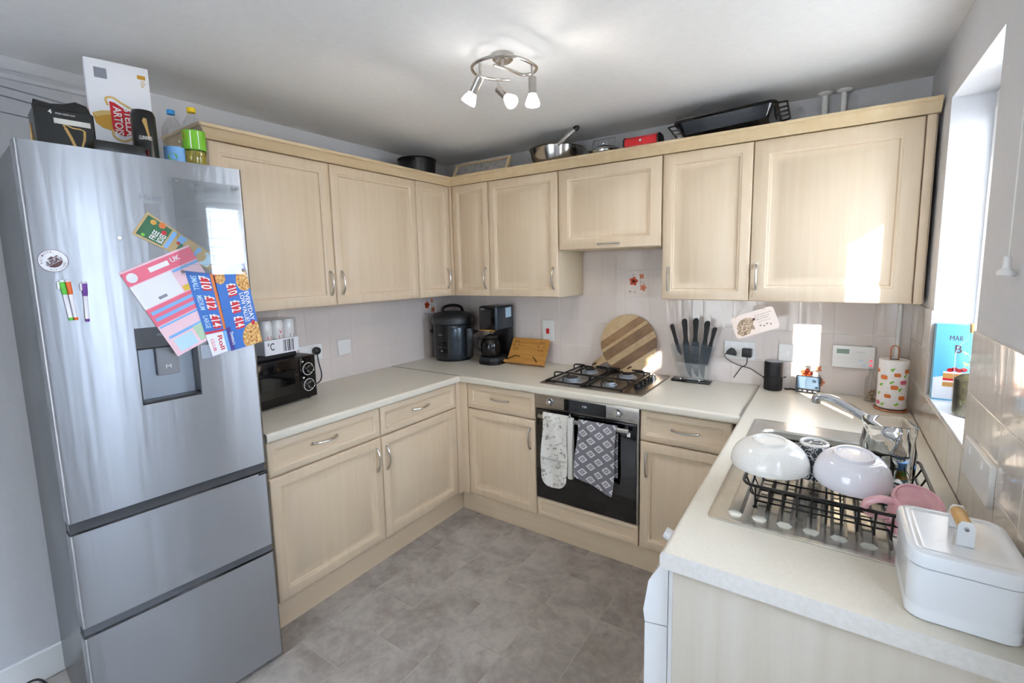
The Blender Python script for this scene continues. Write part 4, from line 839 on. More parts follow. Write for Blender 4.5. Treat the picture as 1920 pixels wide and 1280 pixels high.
# ================================================================== WALL PLATES
def plate(name, label, cat, kind, u0, u1, v0, v1, group=None, d=.010):
    mp = mapk(kind, .0065); c = mp((u0+u1)/2, v0, 0); o = empty(name, c, label, cat, group)
    b = new(); P, Q = rrect(u0, u1, v0, v1, .004, 3), rrect(u0+.003, u1-.003, v0+.003, v1-.003, .003, 3)
    A, B, C_ = vadd(b, [mp(a, c, 0) for a, c in P]), vadd(b, [mp(a, c, d-.003) for a, c in P]), vadd(b, [mp(a, c, d) for a, c in Q])
    for X, Y in ((A, B), (B, C_)):
        for i in range(len(X)): face(b, [X[i], X[(i+1) % len(X)], Y[(i+1) % len(X)], Y[i]])
    face(b, A); face(b, C_); pl_ = ob('plate', b, 'socket', o); return o, pl_, (lambda a, c, dd: mp(a, c, d+dd))
def screws(pl_, mp, pts):
    for u, v in pts:
        b = new(); prism(b, ellipse(u, v, .003, .003, 10), .0006, mp); ob('screw', b, 'nickel', pl_)
o, p, mp = plate('cooker_switch', 'white cooker switch plate with red rocker on back wall', 'switch', 'B', .853, .940, 1.058, 1.203)
b = new(); prism(b, rrect(.885, .906, 1.112, 1.148, .003), .006, mp); ob('rocker', b, 'red', p); screws(p, mp, [(.896, 1.19), (.896, 1.071)])
o, p, mp = plate('blank_wall_plate', 'square white single wall plate on the left tiled wall', 'wall plate', 'L', -1.034, -.943, 1.053, 1.146)
b = new(); prism(b, ellipse(-.989, 1.10, .018, .018, 24), .001, mp); ob('centre_disc', b, 'socket', p); screws(p, mp, [(-1.02, 1.10), (-.957, 1.10)])
def double_socket(label, kind, u0, u1, v0, v1):
    o, p, mp = plate('double_socket', label, 'socket', kind, u0, u1, v0, v1, 'double wall sockets')
    w = u1-u0
    for s in (.28, .72):
        u = u0+w*s
        b = new(); prism(b, rrect(u-.006, u+.006, v1-.03, v1-.012, .001, 2), .002, mp); ob('rocker', b, 'white', p)
    return o, p, mp
double_socket('double socket on left wall behind the microwave', 'L', -1.285, -1.14, 1.055, 1.145)
double_socket('double socket on back wall with two black plugs', 'B', 2.018, 2.172, 1.043, 1.142)
double_socket('double socket on window wall near the white tin', 'R', -1.39, -1.16, 1.015, 1.112)
o, p, mp = plate('fused_switch', 'white fused switch plate partly in the sunlit patch', 'switch', 'B', 2.281, 2.372, 1.053, 1.144)
b = new(); prism(b, rrect(2.318, 2.330, 1.088, 1.108, .001, 2), .002, mp); ob('rocker', b, 'white', p); screws(p, mp, [(2.292, 1.098), (2.361, 1.098)])
th = empty('heating_controller', (2.596, -.02, 1.05), 'cream heating controller with small screen on back wall', 'controller')
b = new(); box(b, 2.514, 2.680, -.034, -.0065, 1.050, 1.156, .004); tb_ = ob('casing', b, 'socket', th)
b = new(); box(b, 2.531, 2.581, -.0348, -.033, 1.118, 1.140); ob('lcd_screen', b, 'lcd', tb_)
text('lettering', 'Honeywell', XZ(-.034), (2.612, 2.640, 1.126, 1.132), 'print_grey', tb_)
b = new(); box(b, 2.662, 2.672, -.036, -.033, 1.088, 1.095, .001, 1); ob('indicator', b, 'led_red', tb_); b = new(); box(b, 2.662, 2.672, -.036, -.033, 1.066, 1.073, .001, 1); ob('indicator', b, 'led_red', tb_)
for k in range(6):
    b = new(); c = (2.593+.014*(k % 2)+(.03 if k >= 4 else 0), 1.09-.014*((k//2) % 2) if k < 4 else (1.088 if k == 4 else 1.068)); prism(b, rrect(c[0]-.004, c[0]+.004+(.008 if k >= 4 else 0), c[1]-.003, c[1]+.003, .002), .0015, XZ(-.034)); ob('button', b, 'socket' if k < 4 else 'print_pale_blue', tb_)
# plugs with leads
pg = empty('plug', (.03, -1.185, 1.08), 'round black plug in the left wall socket, lead to microwave', 'plug')
b = new(); lathe(b, [(0, 0), (.021, 0), (.023, .006), (.021, .022), (.014, .028), (0, .03)], 22, mtx=axm((.0205, -1.188, 1.108), (1, 0, 0))); ob('plug_body', b, 'black', pg)
b = new(); tube(b, smoothpts([(.036, -1.188, 1.09), (.045, -1.188, 1.04), (.06, -1.185, .97), (.055, -1.20, .93), (.04, -1.25, .915)], 6), .0038, 8); ob('lead', b, 'black', pg)
pg = empty('plug', (2.055, -.03, 1.08), 'angular black plug on left of the back wall double socket', 'plug')
b = new(); prism(b, [(2.032, 1.072), (2.082, 1.066), (2.084, 1.080), (2.070, 1.102), (2.052, 1.106), (2.036, 1.09)], .024, XZ(-.019)); ob('plug_body', b, 'black', pg, smooth=False)
b = new(); tube(b, smoothpts([(2.034, -.032, 1.078), (2.024, -.034, 1.062), (2.04, -.028, 1.04), (2.075, -.02, 1.02), (2.11, -.02, 1.008), (2.15, -.022, 1.0), (2.19, -.03, .978), (2.222, -.045, .965)], 6), .0022, 7); ob('lead', b, 'black', pg)
pg = empty('plug_adapter', (2.136, -.03, 1.06), 'square black charger plug on right of the back wall double socket', 'plug')
b = new(); box(b, 2.112, 2.160, -.058, -.019, 1.064, 1.110, .006); ob('adapter_body', b, 'black', pg)
b = new(); tube(b, smoothpts([(2.137, -.04, 1.066), (2.137, -.035, 1.035), (2.128, -.022, 1.015), (2.11, -.02, 1.003), (2.095, -.02, .98), (2.072, -.02, .94)], 6), .0024, 7); ob('lead', b, 'black', pg)
# ================================================================== LEFT WORKTOP: microwave etc.
mw = empty('microwave', (.262, -1.35, T), 'black microwave with two chrome-ringed dials beside the fridge', 'microwave', rz=yaw(8))
ZM = .228
b = new(); box(b, -.20, -.012, -.44, 0, .01, ZM, .006); mb = ob('casing', b, 'black', mw, world=False)
b = new(); box(b, -.012, .004, -.44, -.098, .01, ZM-.002, .004); md = ob('door', b, 'black_gloss', mw, world=False)
b = new(); box(b, .0035, .005, -.38, -.125, .05, ZM-.06, .001, 1); ob('door_window', b, 'glass_black', md, world=False)
b = new(); box(b, -.012, .004, -.096, 0, .01, ZM-.002, .004); mc = ob('control_panel', b, 'black_gloss', mw, world=False)
for zz in (.158, .075):
    b = new(); tube(b, [(.005, -.046+.031*math.cos(t), zz+.031*math.sin(t)) for t in (2*PI*i/32 for i in range(32))], .0016, 6, closed=True); ob('dial_ring', b, 'print_white', mc, world=False)
    b = new(); lathe(b, [(0, 0), (.02, 0), (.02, .012), (.0175, .016), (.016, .015), (0, .015)], 26, mtx=Matrix.Translation((.004, -.040, zz)) @ Matrix.Rotation(PI/2, 4, 'Y')); dl = ob('dial', b, 'chrome', mc, world=False)
    b = new(); lathe(b, [(0, .0152), (.0155, .0152), (.0150, .0165), (0, .0165)], 24, mtx=Matrix.Translation((.004, -.040, zz)) @ Matrix.Rotation(PI/2, 4, 'Y')); ob('dial_face', b, 'black', dl, world=False)
    b = new(); prism(b, ellipse(-.075, zz+.042, .006, .004, 12), .0005, lambda a, c, d: (.0041+d, a, c)); ob('icon_print', b, 'print_white', mc, world=False)
for fx_, fy_ in ((-.17, -.41), (-.17, -.03), (-.03, -.41), (-.03, -.03)):
    b = new(); cyl(b, (fx_, fy_, 0), (fx_, fy_, .0105), .012, .012, 12); ob('foot', b, 'black_matt', mw, world=False)
gt = empty('griddle_tray', (.19, -1.53, T+ZM), 'flat black tray between the microwave and the can multipack', 'tray', rz=yaw(8))
b = new(); box(b, -.11, .055, -.12, .10, .0005, .026, .009, 3); ob('tray_body', b, 'black_matt', gt, world=False)
pk = empty('can_multipack', (.195, -1.50, T+ZM+.0265), 'shrink-wrapped multipack of white cans on the microwave', 'multipack', rz=yaw(8))
b = new(); prism(b, rrect(-.10, .05, -.105, .085, .006), .072, XY(.0)); bt = ob('card_tray', b, 'paper', pk, world=False, smooth=False)
text('lettering', '\u00b0C', lambda a, c, d: (.0505+d, a, c), (-.09, -.055, .022, .06), 'dark_text', bt, d=.0004, world=False, bold=.01)
for k, w_ in enumerate((.003, .005, .002, .004, .006, .002, .003, .005)):
    b = new(); box(b, .0502, .0507, -.005+.0075*k, -.005+.0075*k+w_, .008, .066); ob('barcode_print', b, 'dark_text', bt, world=False)
for i in range(2):
    for j in range(3):
        b = new(); lathe(b, [(0, 0), (.027, 0), (.03, .006), (.03, .082), (.025, .093), (0, .093)], 22, (.014-.064*i, -.07+.062*j, .073)); ca = ob('can', b, 'ceramic', pk, world=False)
        if i == 0:
            b = new(); cmp_ = lambda a, c, d, j=j: (.014+(.0302+d)*math.cos(a/.03), -.07+.062*j+(.0302+d)*math.sin(a/.03), .073+c)
            if j == 1: prism(b, [(-.012, .05), (.010, .05), (0, .028), (-.002, .026)], .0003, cmp_)
            prism(b, rrect(-.012, .010, .004, .018, .003), .0003, cmp_); ob('can_print', b, 'print_red' if j != 2 else 'print_grey', ca, world=False)
b = new(); prism(b, rrect(-.099, .049, -.104, .084, .012), .097, XY(.0725)); ob('shrink_film', b, 'film', pk, world=False, smooth=False)
# ---- pressure cooker
pcq = empty('pressure_cooker', (.197, -.198, T), 'large black and grey electric pressure cooker in the corner', 'cooker', rz=yaw(-42))
b = new(); lathe(b, [(0, .008), (.125, .006), (.138, .02), (.146, .06), (.148, .16), (.146, .225), (.142, .25), (.135, .262), (0, .262)], 44); pcb = ob('cooker_body', b, 'dark_blue_grey', pcq, world=False)
b = new(); lathe(b, [(0, 0), (.128, 0), (.132, .02), (.126, .024), (0, .024)], 40); ob('base_ring', b, 'black', pcq, world=False)
b = new(); lathe(b, [(.148, .262), (.155, .268), (.155, .30), (.148, .318), (.13, .335), (.10, .346), (.05, .352), (0, .354)], 44, (0, 0, 0)); lidp = ob('lid', b, 'dark_grey', pcq, world=False)
bmesh_ = None
b = new(); P = [(-.07*math.cos(t)*1.05, 0, .335+.058*math.sin(t)**.5) for t in (PI*i/14 for i in range(15))]; P = [Matrix.Rotation(PI/2, 3, 'Z') @ Vector(p) for p in P]; tube(b, P, .011, 10); bmesh.ops.scale(b, vec=(1.7, 1, 1), verts=b.verts[:]); ob('lid_handle', b, 'black', lidp, world=False)
b = new()
def onb(r, a0): return lambda a, c, d: ((r+d)*math.cos(a0+a/r), (r+d)*math.sin(a0+a/r), c)
fa = math.radians(-34)
g = []; mpb = onb(.149, fa)
def curved(poly_u0, poly_u1, v0, v1, m, name, parent, r=.149, th=.003, n=8):
    b = new(); mp = onb(r, fa); A = []; 
    for i in range(n+1):
        u = poly_u0+(poly_u1-poly_u0)*i/n; A.append((u, v0))
    for i in range(n+1):
        u = poly_u1+(poly_u0-poly_u1)*i/n; A.append((u, v1))
    for i in range(n):
        u, w = poly_u0+(poly_u1-poly_u0)*i/n, poly_u0+(poly_u1-poly_u0)*(i+1)/n; prism(b, [(u, v0), (w, v0), (w, v1), (u, v1)], th, mp)
    bmesh.ops.remove_doubles(b, verts=b.verts[:], dist=1e-5)
    return ob(name, b, m, parent, world=False)
cpn = curved(-.075, .055, .03, .262, 'black', 'front_panel', pcb)
curved(-.058, .036, .058, .155, 'dark_grey', 'control_frame', cpn, .152, .0012)
curved(-.053, .031, .063, .150, 'black_gloss', 'control_screen', cpn, .1535, .0008)
text('lettering', 'NINJA', onb(.1522, fa), (-.045, -.008, .19, .197), 'print_white', cpn, d=.0002, world=False)
text('lettering', 'PRESSURE COOK', onb(.1545, fa), (-.048, .024, .103, .108), 'print_grey', cpn, d=.0002, world=False)
b = new(); prism(b, ellipse(-.012, .08, .007, .007, 16), .001, onb(.1545, fa)); ob('start_dial', b, 'print_grey', cpn, world=False)
for a in (yaw(62), yaw(-130)):
    b = new(); c = Vector((.15*math.cos(a), .15*math.sin(a), .20)); n_ = Vector((math.cos(a), math.sin(a), 0)); t_ = Vector((-math.sin(a), math.cos(a), 0))
    tube(b, [c-t_*.045, c-t_*.04+n_*.018, c+t_*.04+n_*.018, c+t_*.045], .011, 8); ob('side_handle', b, 'black', pcb, world=False)
b = new(); box(b, .11, .165, .075, .12, .03, .24, .01); ob('side_cup', b, 'black', pcb, world=False)
# ---- coffee maker
cf = empty('coffee_maker', (.56, -.14, T), 'black and grey filter coffee maker with glass jug', 'coffee maker')
cx0, cx1, cy0, cy1 = .492, .635, -.255, -.05
b = new(); prism(b, rrect(cx0-.022, cx1+.005, cy0-.03, cy1, .06), .022, XY(T)); ob('base_plate', b, 'black', cf, smooth=True)
b = new(); prism(b, rrect(cx0-.018, cx1+.002, cy0-.026, cy1-.02, .06), .028, XY(T+.022)); ob('hot_plate', b, 'dark_grey', cf)
b = new(); box(b, cx0+.01, cx1, -.115, cy1, T+.022, T+.24, .012); ob('tower', b, 'black', cf)
b = new(); box(b, cx0, cx1+.004, cy0, cy1, T+.235, T+.40, .014, 3); hdq = ob('head', b, 'dark_blue_grey', cf)
b = new(); box(b, cx0+.002, cx1-.012, cy0-.004, cy0+.01, T+.238, T+.395, .003); ob('front_panel', b, 'black_gloss', hdq)
b = new(); box(b, cx0, cx1-.01, cy0-.006, cy0, T+.232, T+.238, .001, 1); ob('gold_trim', b, 'print_gold', hdq)
text('lettering', 'NINJA', XZ(cy0-.004), (cx0+.015, cx0+.05, T+.375, T+.383), 'print_white', hdq)
b = new(); prism(b, [(-.15, T+.315), (-.085, T+.318), (-.085, T+.385), (-.152, T+.383)], .0005, YZ(cx1+.0042)); ob('paper_label', b, 'print_pale_blue', hdq, smooth=False)
jc = (.545, -.202)
b = new(); lathe(b, [(0, .0), (.062, .0), (.070, .012), (.070, .085), (.058, .115), (.049, .122), (.048, .118), (.066, .084), (.066, .012), (0, .004)], 32, (jc[0], jc[1], T+.0505)); jg = ob('glass_jug', b, 'carafe', cf)
b = new(); lathe(b, [(0, 0), (.047, 0), (.050, .01), (.044, .022), (.02, .03), (0, .03)], 28, (jc[0], jc[1], T+.172)); ob('jug_lid', b, 'black', jg)
b = new(); tube(b, smoothpts([(jc[0]-.042, jc[1]-.03, T+.17), (jc[0]-.075, jc[1]-.05, T+.165), (jc[0]-.078, jc[1]-.052, T+.11), (jc[0]-.055, jc[1]-.035, T+.085)], 5), .008, 8); ob('jug_handle', b, 'black', jg)
b = new(); tube(b, [(jc[0]+.01, jc[1]-.02, T+.20), (jc[0]+.02, jc[1]-.03, T+.225)], .006, 8); ob('drip_stop', b, 'chrome', hdq)
# ---- bamboo recipe stand
rs = empty('recipe_stand', (.79, -.12, T), 'carved bamboo recipe book stand leaning beside coffee maker', 'book stand')
SM = Matrix.Translation((.645, -.168, T+.008)) @ Matrix.Rotation(yaw(2), 4, 'Z') @ Matrix.Rotation(math.radians(-32), 4, 'X')
def sm(a, c, d): return tuple(SM @ Vector((a, -d, c)))
b = new(); prism(b, rrect(.012, .302, 0, .185, .018), .012, sm); bdp = ob('back_board', b, 'bamboo', rs)
b = new(); prism(b, [(.0, -.006), (.305, -.006), (.305, .010), (0, .010)], .035, sm); ob('ledge', b, 'bamboo', rs)
for cu_, cv_ in ((.055, .13), (.25, .13)):
    for k in range(6):
        b = new(); a_ = k*1.05; u_, v_ = cu_+.022*math.cos(a_), cv_+.032*math.sin(a_)
        tube(b, [sm(u_+.007*math.cos(t), v_+.007*math.sin(t), .0125) for t in (2*PI*i/8 for i in range(8))], .0012, 5, closed=True); ob('carving', b, 'bamboo_dark', bdp)
for pts in ([(.02, .02), (.07, .05), (.11, .045)], [(.21, .05), (.255, .012)]):
    b = new(); tube(b, [sm(u_, v_, .02) for u_, v_ in pts], .0025, 6); ob('page_holder', b, 'black', rs)
b = new(); prism(b, [(-.15, T), (-.02, T), (-.02, T+.012), (-.09, T+.10), (-.10, T+.10), (-.145, T+.012)], .012, YZ(.78)); ob('support_leg', b, 'bamboo', rs, smooth=False)
# ---- gas hob
hb_ = empty('gas_hob', (1.435, -.28, T), 'four-burner stainless steel gas hob with black pan supports', 'hob')
b = new(); hx0, hx1, hy0, hy1 = 1.138, 1.733, -.537, -.028
P0, P1, P2 = rrect(hx0, hx1, hy0, hy1, .012), rrect(hx0+.004, hx1-.004, hy0+.004, hy1-.004, .010), rrect(hx0+.02, hx1-.02, hy0+.02, hy1-.02, .012)
A, B, C_, D_ = vadd(b, [(x, y, T+.0005) for x, y in P0]), vadd(b, [(x, y, T+.004) for x, y in P0]), vadd(b, [(x, y, T+.007) for x, y in P1]), vadd(b, [(x, y, T+.005) for x, y in P2])
for X, Y in ((A, B), (B, C_), (C_, D_)):
    for i in range(len(X)): face(b, [X[i], X[(i+1) % len(X)], Y[(i+1) % len(X)], Y[i]])
face(b, A); face(b, D_); ob('hob_plate', b, 'steel_brushed', hb_)
for (bx_, by_, r_) in ((1.275, -.40, .045), (1.279, -.165, .036), (1.508, -.395, .026), (1.52, -.172, .036)):
    b = new(); lathe(b, [(0, .005), (r_*1.5, .005), (r_*1.45, .008), (r_, .009), (r_, .018), (r_*.92, .021), (0, .021)], 30, (bx_, by_, T)); bu = ob('burner', b, 'silver_grey', hb_)
    b = new(); lathe(b, [(0, .021), (r_*.80, .021), (r_*.78, .026), (0, .027)], 28, (bx_, by_, T)); ob('burner_cap', b, 'cast_iron', bu)
for (gx0, gx1) in ((1.172, 1.39), (1.402, 1.618)):
    b = new(); gz = T+.016; gy0, gy1 = -.515, -.065
    tube(b, [(gx0, gy0, gz), (gx1, gy0, gz), (gx1, gy1, gz), (gx0, gy1, gz)], .0055, 6, closed=True); gmid = (gy0+gy1)/2
    tube(b, [(gx0, gmid, gz), (gx1, gmid, gz)], .005, 6)
    for (xx, yy, dx, dy) in [(gx0, gy0+.10, 1, 0), (gx1, gy0+.10, -1, 0), (gx0, gy1-.10, 1, 0), (gx1, gy1-.10, -1, 0), ((gx0+gx1)/2, gy0, 0, 1), ((gx0+gx1)/2, gy1, 0, -1), ((gx0+gx1)/2, gmid, 0, 1), ((gx0+gx1)/2, gmid, 0, -1)]:
        tube(b, smoothpts([(xx, yy, gz), (xx-.002*dx, yy-.002*dy, gz+.022), (xx+.012*dx, yy+.012*dy, gz+.03), (xx+.07*dx, yy+.07*dy, gz+.03)], 4), .0045, 6)
    for xx in (gx0, gx1):
        for yy in (gy0, gy1): cyl(b, (xx, yy, T+.005), (xx, yy, gz), .006, .006, 8)
    ob('pan_support', b, 'cast_iron', hb_)
for k in range(5):
    ky = -.40+.062*k
    b = new(); lathe(b, [(0, 0), (.021, 0), (.021, .004), (.017, .006), (.016, .022), (.014, .024), (0, .024)], 22, (1.665, ky, T+.006)); box(b, 1.665-.003, 1.665+.003, ky-.016, ky+.016, T+.028, T+.036, .002, 1); ob('knob', b, 'black' if k < 4 else 'chrome', hb_)
# ---- round chopping board (glued planks) leaning on the wall
rd = empty('round_chopping_board', (1.48, -.06, T), 'round striped wooden chopping board leaning behind the hob', 'chopping board')
BM = Matrix.Translation((1.48, -.052, 1.0925)) @ Matrix.Rotation(math.radians(-9), 4, 'X')
ang = math.radians(36); ca_, sa_ = math.cos(ang), math.sin(ang); RBD = .175
def bm_(a, c, d): return tuple(BM @ Vector((a*ca_-c*sa_, .009-d, a*sa_+c*ca_)))
def strip(v0, v1):
    P = []
    for i in range(13): v = v0+(v1-v0)*i/12; P.append((math.sqrt(max(0, RBD**2-v*v)), v))
    for i in range(13): v = v1+(v0-v1)*i/12; P.append((-math.sqrt(max(0, RBD**2-v*v)), v))
    return P
edges_ = [-.1749, -.115, -.06, -.022, .035, .055, .10, .1749]
for k, (v0, v1) in enumerate(zip(edges_, edges_[1:])):
    b = new(); prism(b, strip(v0, v1-.0004), .018, bm_); ob('plank', b, 'plank%d' % ((k*5+3) % 6), rd, smooth=False)
b = new(); prism(b, [(-.16, -.030), (-.20, -.020), (-.262, -.018), (-.272, -.008), (-.272, .008), (-.262, .018), (-.20, .020), (-.16, .030)], .0178, bm_); hn = ob('handle', b, 'plank1', rd, smooth=False)
# ---- knife block
kb = empty('knife_block', (1.865, -.08, T), 'clear acrylic knife block on black base holding five knives', 'knife block')
b = new(); box(b, 1.762, 1.968, -.128, -.045, T+.0005, T+.012, .003); ob('base', b, 'black_gloss', kb)
b = new(); prism(b, [(1.80, T+.012), (1.93, T+.012), (1.985, T+.205), (1.745, T+.205)], .006, XZ(-.098)); ob('front_sheet', b, 'acrylic', kb, smooth=False)
b = new(); prism(b, [(1.80, T+.012), (1.93, T+.012), (1.985, T+.205), (1.745, T+.205)], .006, XZ(-.062)); ob('rear_sheet', b, 'acrylic', kb, smooth=False)
for xx in (1.815, 1.915):
    b = new(); cyl(b, (xx, -.105, T+.018), (xx, -.125, T+.018), .005, .005, 10); ob('bolt', b, 'chrome', kb)
KN = [((1.800, 1.05), (1.745, 1.228), .020, 'small'), ((1.848, .928), (1.815, 1.262), .034, 'a'), ((1.880, .935), (1.878, 1.268), .042, 'b'), ((1.913, .930), (1.940, 1.255), .034, 'c'), ((1.935, 1.00), (1.980, 1.222), .022, 'd')]
KL = ['leftmost small knife leaning left in the acrylic block', 'second knife from left in the acrylic block', 'middle knife in the acrylic block with the widest blade', 'fourth knife from left in the acrylic block', 'rightmost knife leaning right in the acrylic block']
for k, ((tx, tz), (hx, hz), wdt, nm) in enumerate(KN):
    o = empty('kitchen_knife', (tx, -.083, tz), KL[k], 'knife', 'knives in the acrylic block')
    tip, top = Vector((tx, tz)), Vector((hx, hz)); ax = (top-tip).normalized(); L = (top-tip).length; pr_ = Vector((ax.y, -ax.x)); hl = .135 if k in (1, 2, 3) else .105
    def km(a, c, d): p = tip+ax*c+pr_*a; return (p.x, -.078-d, p.y)
    bl = L-hl; w = wdt/2
    b = new(); prism(b, [(w*.9, 0), (w, bl*.5), (w, bl), (-w, bl), (-w, bl*.5), (-w*.7, bl*.28), (0, bl*.08)], .0022, km); ob('blade', b, 'dark_blue_grey', o, smooth=False)
    b = new(); hw = .0135 if k in (1, 2, 3) else .0105
    Pq = [(hw*.9, bl-.003), (hw*.75, bl+hl*.3), (hw, bl+hl*.65), (hw*1.15, bl+hl*.92), (hw*.5, bl+hl), (-hw*.6, bl+hl*.97), (-hw*1.1, bl+hl*.85), (-hw*.8, bl+hl*.6), (-hw*.7, bl+hl*.25), (-hw*1.1, bl-.003)]
    prism(b, Pq, .016, lambda a, c, d: km(a, c, d-.007)); bmesh.ops.bevel(b, geom=[e for e in b.edges], offset=.003, segments=2, affect='EDGES'); ob('handle', b, 'black_matt', o)
# ---- hanging dog sign
sg = empty('hanging_sign', (2.206, -DW-.032, 1.19), 'pink plaque with dog picture hanging from a cabinet handle', 'sign')
GM = Matrix.Translation((2.206, -DW-.030, 1.287)) @ Matrix.Rotation(math.radians(-21), 4, 'Y')
def gm(a, c, d): return tuple(GM @ Vector((a, -d, c)))
b = new(); prism(b, rrect(-.094, .094, -.052, .052, .016), .004, gm); pq = ob('plaque', b, 'sign', sg, smooth=False)
b = new(); prism(b, [(-.085, -.03), (-.07, -.044), (-.035, -.042), (-.022, -.025), (-.005, -.03), (-.008, -.005), (-.002, .008), (.004, .01), (.006, .018), (-.006, .026), (-.03, .034), (-.055, .028), (-.075, .008)], .0003, lambda a, c, d: gm(a, c, .0041+d)); ob('dog_print', b, 'dog_print', pq, smooth=False)
b = new(); prism(b, [(-.006, .012), (.008, .012), (.008, .022), (.0, .022)], .0003, lambda a, c, d: gm(a, c, .0045+d)); ob('nose_print', b, 'print_maroon', pq, smooth=False)
for k, (s_, z_) in enumerate((('All you need is love', .030), ('and a dog by your', .020), ('side at home', .011))): text('lettering', s_, gm, (.008, .080-.008*k, z_-.003, z_+.003), 'print_maroon', pq, d=.0043)
text('lettering', 'loyal friend', gm, (.014, .07, -.006, .001), 'print_grey', pq, d=.0043, shear=.3)
for k in range(4):
    b = new(); c = (.02+.014*k, -.020-(.006 if k % 2 else 0)); prism(b, ellipse(c[0], c[1], .0028, .0024, 8), .0003, lambda a, e_, d: gm(a, e_, .0042+d))
    for t in (.6, 1.2, 1.9, 2.5): prism(b, ellipse(c[0]+.0042*math.cos(t), c[1]+.0042*math.sin(t), .0011, .0011, 6), .0003, lambda a, e_, d: gm(a, e_, .0042+d))
    ob('paw_print', b, 'print_maroon', pq)
b = new(); tube(b, [gm(-.07, .046, .005), (2.196, -DW-.026, 1.432), gm(.06, .046, .005)], .0011, 6); ob('string', b, 'string', sg)
b = new(); tube(b, [(2.176, -DW-.012, 1.42), (2.18, -DW-.02, 1.44), (2.196, -DW-.026, 1.432), (2.186, -DW-.012, 1.40)], .0014, 6); ob('string_bow', b, 'string', sg)
# ---- smart speaker, energy display
sp = empty('smart_speaker', (2.266, -.062, T), 'black cylindrical smart speaker on the window worktop', 'speaker')
b = new(); lathe(b, [(0, .001), (.040, .001), (.043, .006), (.043, .068), (.0415, .070), (.0415, .074), (.043, .076), (.043, .142), (.041, .148), (0, .148)], 36); sb_ = ob('speaker_body', b, 'black_matt', sp, world=False)
b = new(); lathe(b, [(0, .1485), (.040, .1485), (.0405, .1500), (.036, .1510), (0, .1505)], 36); ob('top_plate', b, 'silver_grey', sb_, world=False)
b = new(); tube(b, smoothpts([(-.044, -.01, .06), (-.046, .0, .056), (0, -.0445, .058), (.046, -.01, .07), (.058, .0, .074), (.05, .01, .064)], 4), .0018, 6); ob('looped_lead', b, 'black', sp, world=False)
ed = empty('energy_monitor', (2.42, -.072, T), 'small dark energy display tilted back on the worktop', 'display', rz=yaw(-6))
EM = Matrix.Rotation(math.radians(-14), 4, 'X')
def em(a, c, d): return tuple(EM @ Vector((a, -d, c+.002)))
b = new(); prism(b, rrect(-.053, .053, 0, .086, .006), .010, em); eb = ob('case', b, 'black', ed, world=False)
b = new(); prism(b, rrect(-.048, .048, .022, .081, .002), .0006, lambda a, c, d: em(a, c, .010+d)); ob('screen', b, 'screen', eb, world=False)
for k in range(4):
    b = new(); prism(b, rrect(-.04+.022*k, -.026+.022*k, .008, .013, .002), .0008, lambda a, c, d: em(a, c, .010+d)); ob('button', b, 'print_grey', eb, world=False)
b = new(); tube(b, smoothpts([(-.05, .01, .01), (-.062, .02, .008), (-.075, .01, .012), (-.09, .02, .006), (-.105, .03, .004)], 5), .0035, 7); ob('lead', b, 'black', ed, world=False)
# ---- kitchen roll and holder, bottle
kr = empty('kitchen_roll', (2.737, -.19, T+.014), 'kitchen roll printed with orange pumpkins on a copper stand', 'kitchen roll')
RR = .0525
b = new(); lathe(b, [(.019, 0), (RR-.001, 0), (RR, .003), (RR, .207), (RR-.001, .21), (.019, .21)], 40); kp = ob('paper_roll', b, 'paper_roll', kr, world=False)
cmr = cylmap(RR+.0004, math.radians(-100))
PUMP = [(-.028, .135), (.02, .15), (.045, .118), (-.01, .055), (.042, .05), (-.052, .02), (.012, .005+.09), (-.062, .16), (.06, .165)]
for k, (u_, v_) in enumerate(PUMP):
    b = new(); rr_ = .0135 if k % 2 == 0 else .012
    for s_ in (-1, 0, 1): prism(b, ellipse(u_+s_*rr_*.5, v_, rr_*.55, rr_*.72, 10), .0002, cmr)
    pm = ob('pumpkin_print', b, 'print_orange' if k not in (2, 5) else 'print_pink', kp, world=False)
for k, (u_, v_) in enumerate([(-.04, .10), (.0, .115), (.03, .085), (-.03, .015), (.02, .02), (.05, .145), (-.05, .06), (0, .17)]):
    b = new(); prism(b, ellipse(u_, v_, .007, .004, 8, k*.8), .0002, cmr); prism(b, ellipse(u_+.006, v_+.005, .005, .003, 8, k*.5), .0002, cmr); ob('leaf_print', b, 'print_lime', kp, world=False)
kh = empty('kitchen_roll_holder', (2.737, -.19, T), 'copper wire kitchen roll holder standing in the corner', 'roll holder')
b = new(); tube(b, [(.058*math.cos(t), .058*math.sin(t), .005) for t in (2*PI*i/36 for i in range(36))], .0035, 8, closed=True); tube(b, [(-.058, 0, .005), (.058, 0, .005)], .003, 6); ob('base_ring', b, 'copper', kh, world=False)
b = new(); tube(b, [(-.014, 0, .005), (-.014, 0, .268)]+[(-.014*math.cos(t), 0, .268+.016*math.sin(t)) for t in (PI*i/10 for i in range(1, 10))]+[(.014, 0, .268), (.014, 0, .005)], .0024, 8); ob('centre_loop', b, 'copper', kh, world=False)
gbq = empty('glass_bottle', (2.668, -.088, T), 'small clear glass bottle of shells beside the kitchen roll', 'bottle')
b = new(); lathe(b, [(0, .001), (.020, .001), (.023, .006), (.023, .10), (.020, .115), (.010, .13), (.009, .148), (.011, .15), (.011, .158), (.008, .158), (.007, .13), (.018, .112), (.0205, .10), (.0205, .006), (0, .004)], 28); ob('bottle_glass', b, 'film', gbq, world=False)
for k in range(9):
    b = new(); a_ = k*2.4; ball(b, (.010*math.cos(a_), .010*math.sin(a_), .013+.005*k), .0085, 10, (1, .7, .8)); bmesh.ops.translate(b, vec=(0, 0, 0), verts=b.verts[:]); ob('shell', b, 'shell', gbq, world=False)
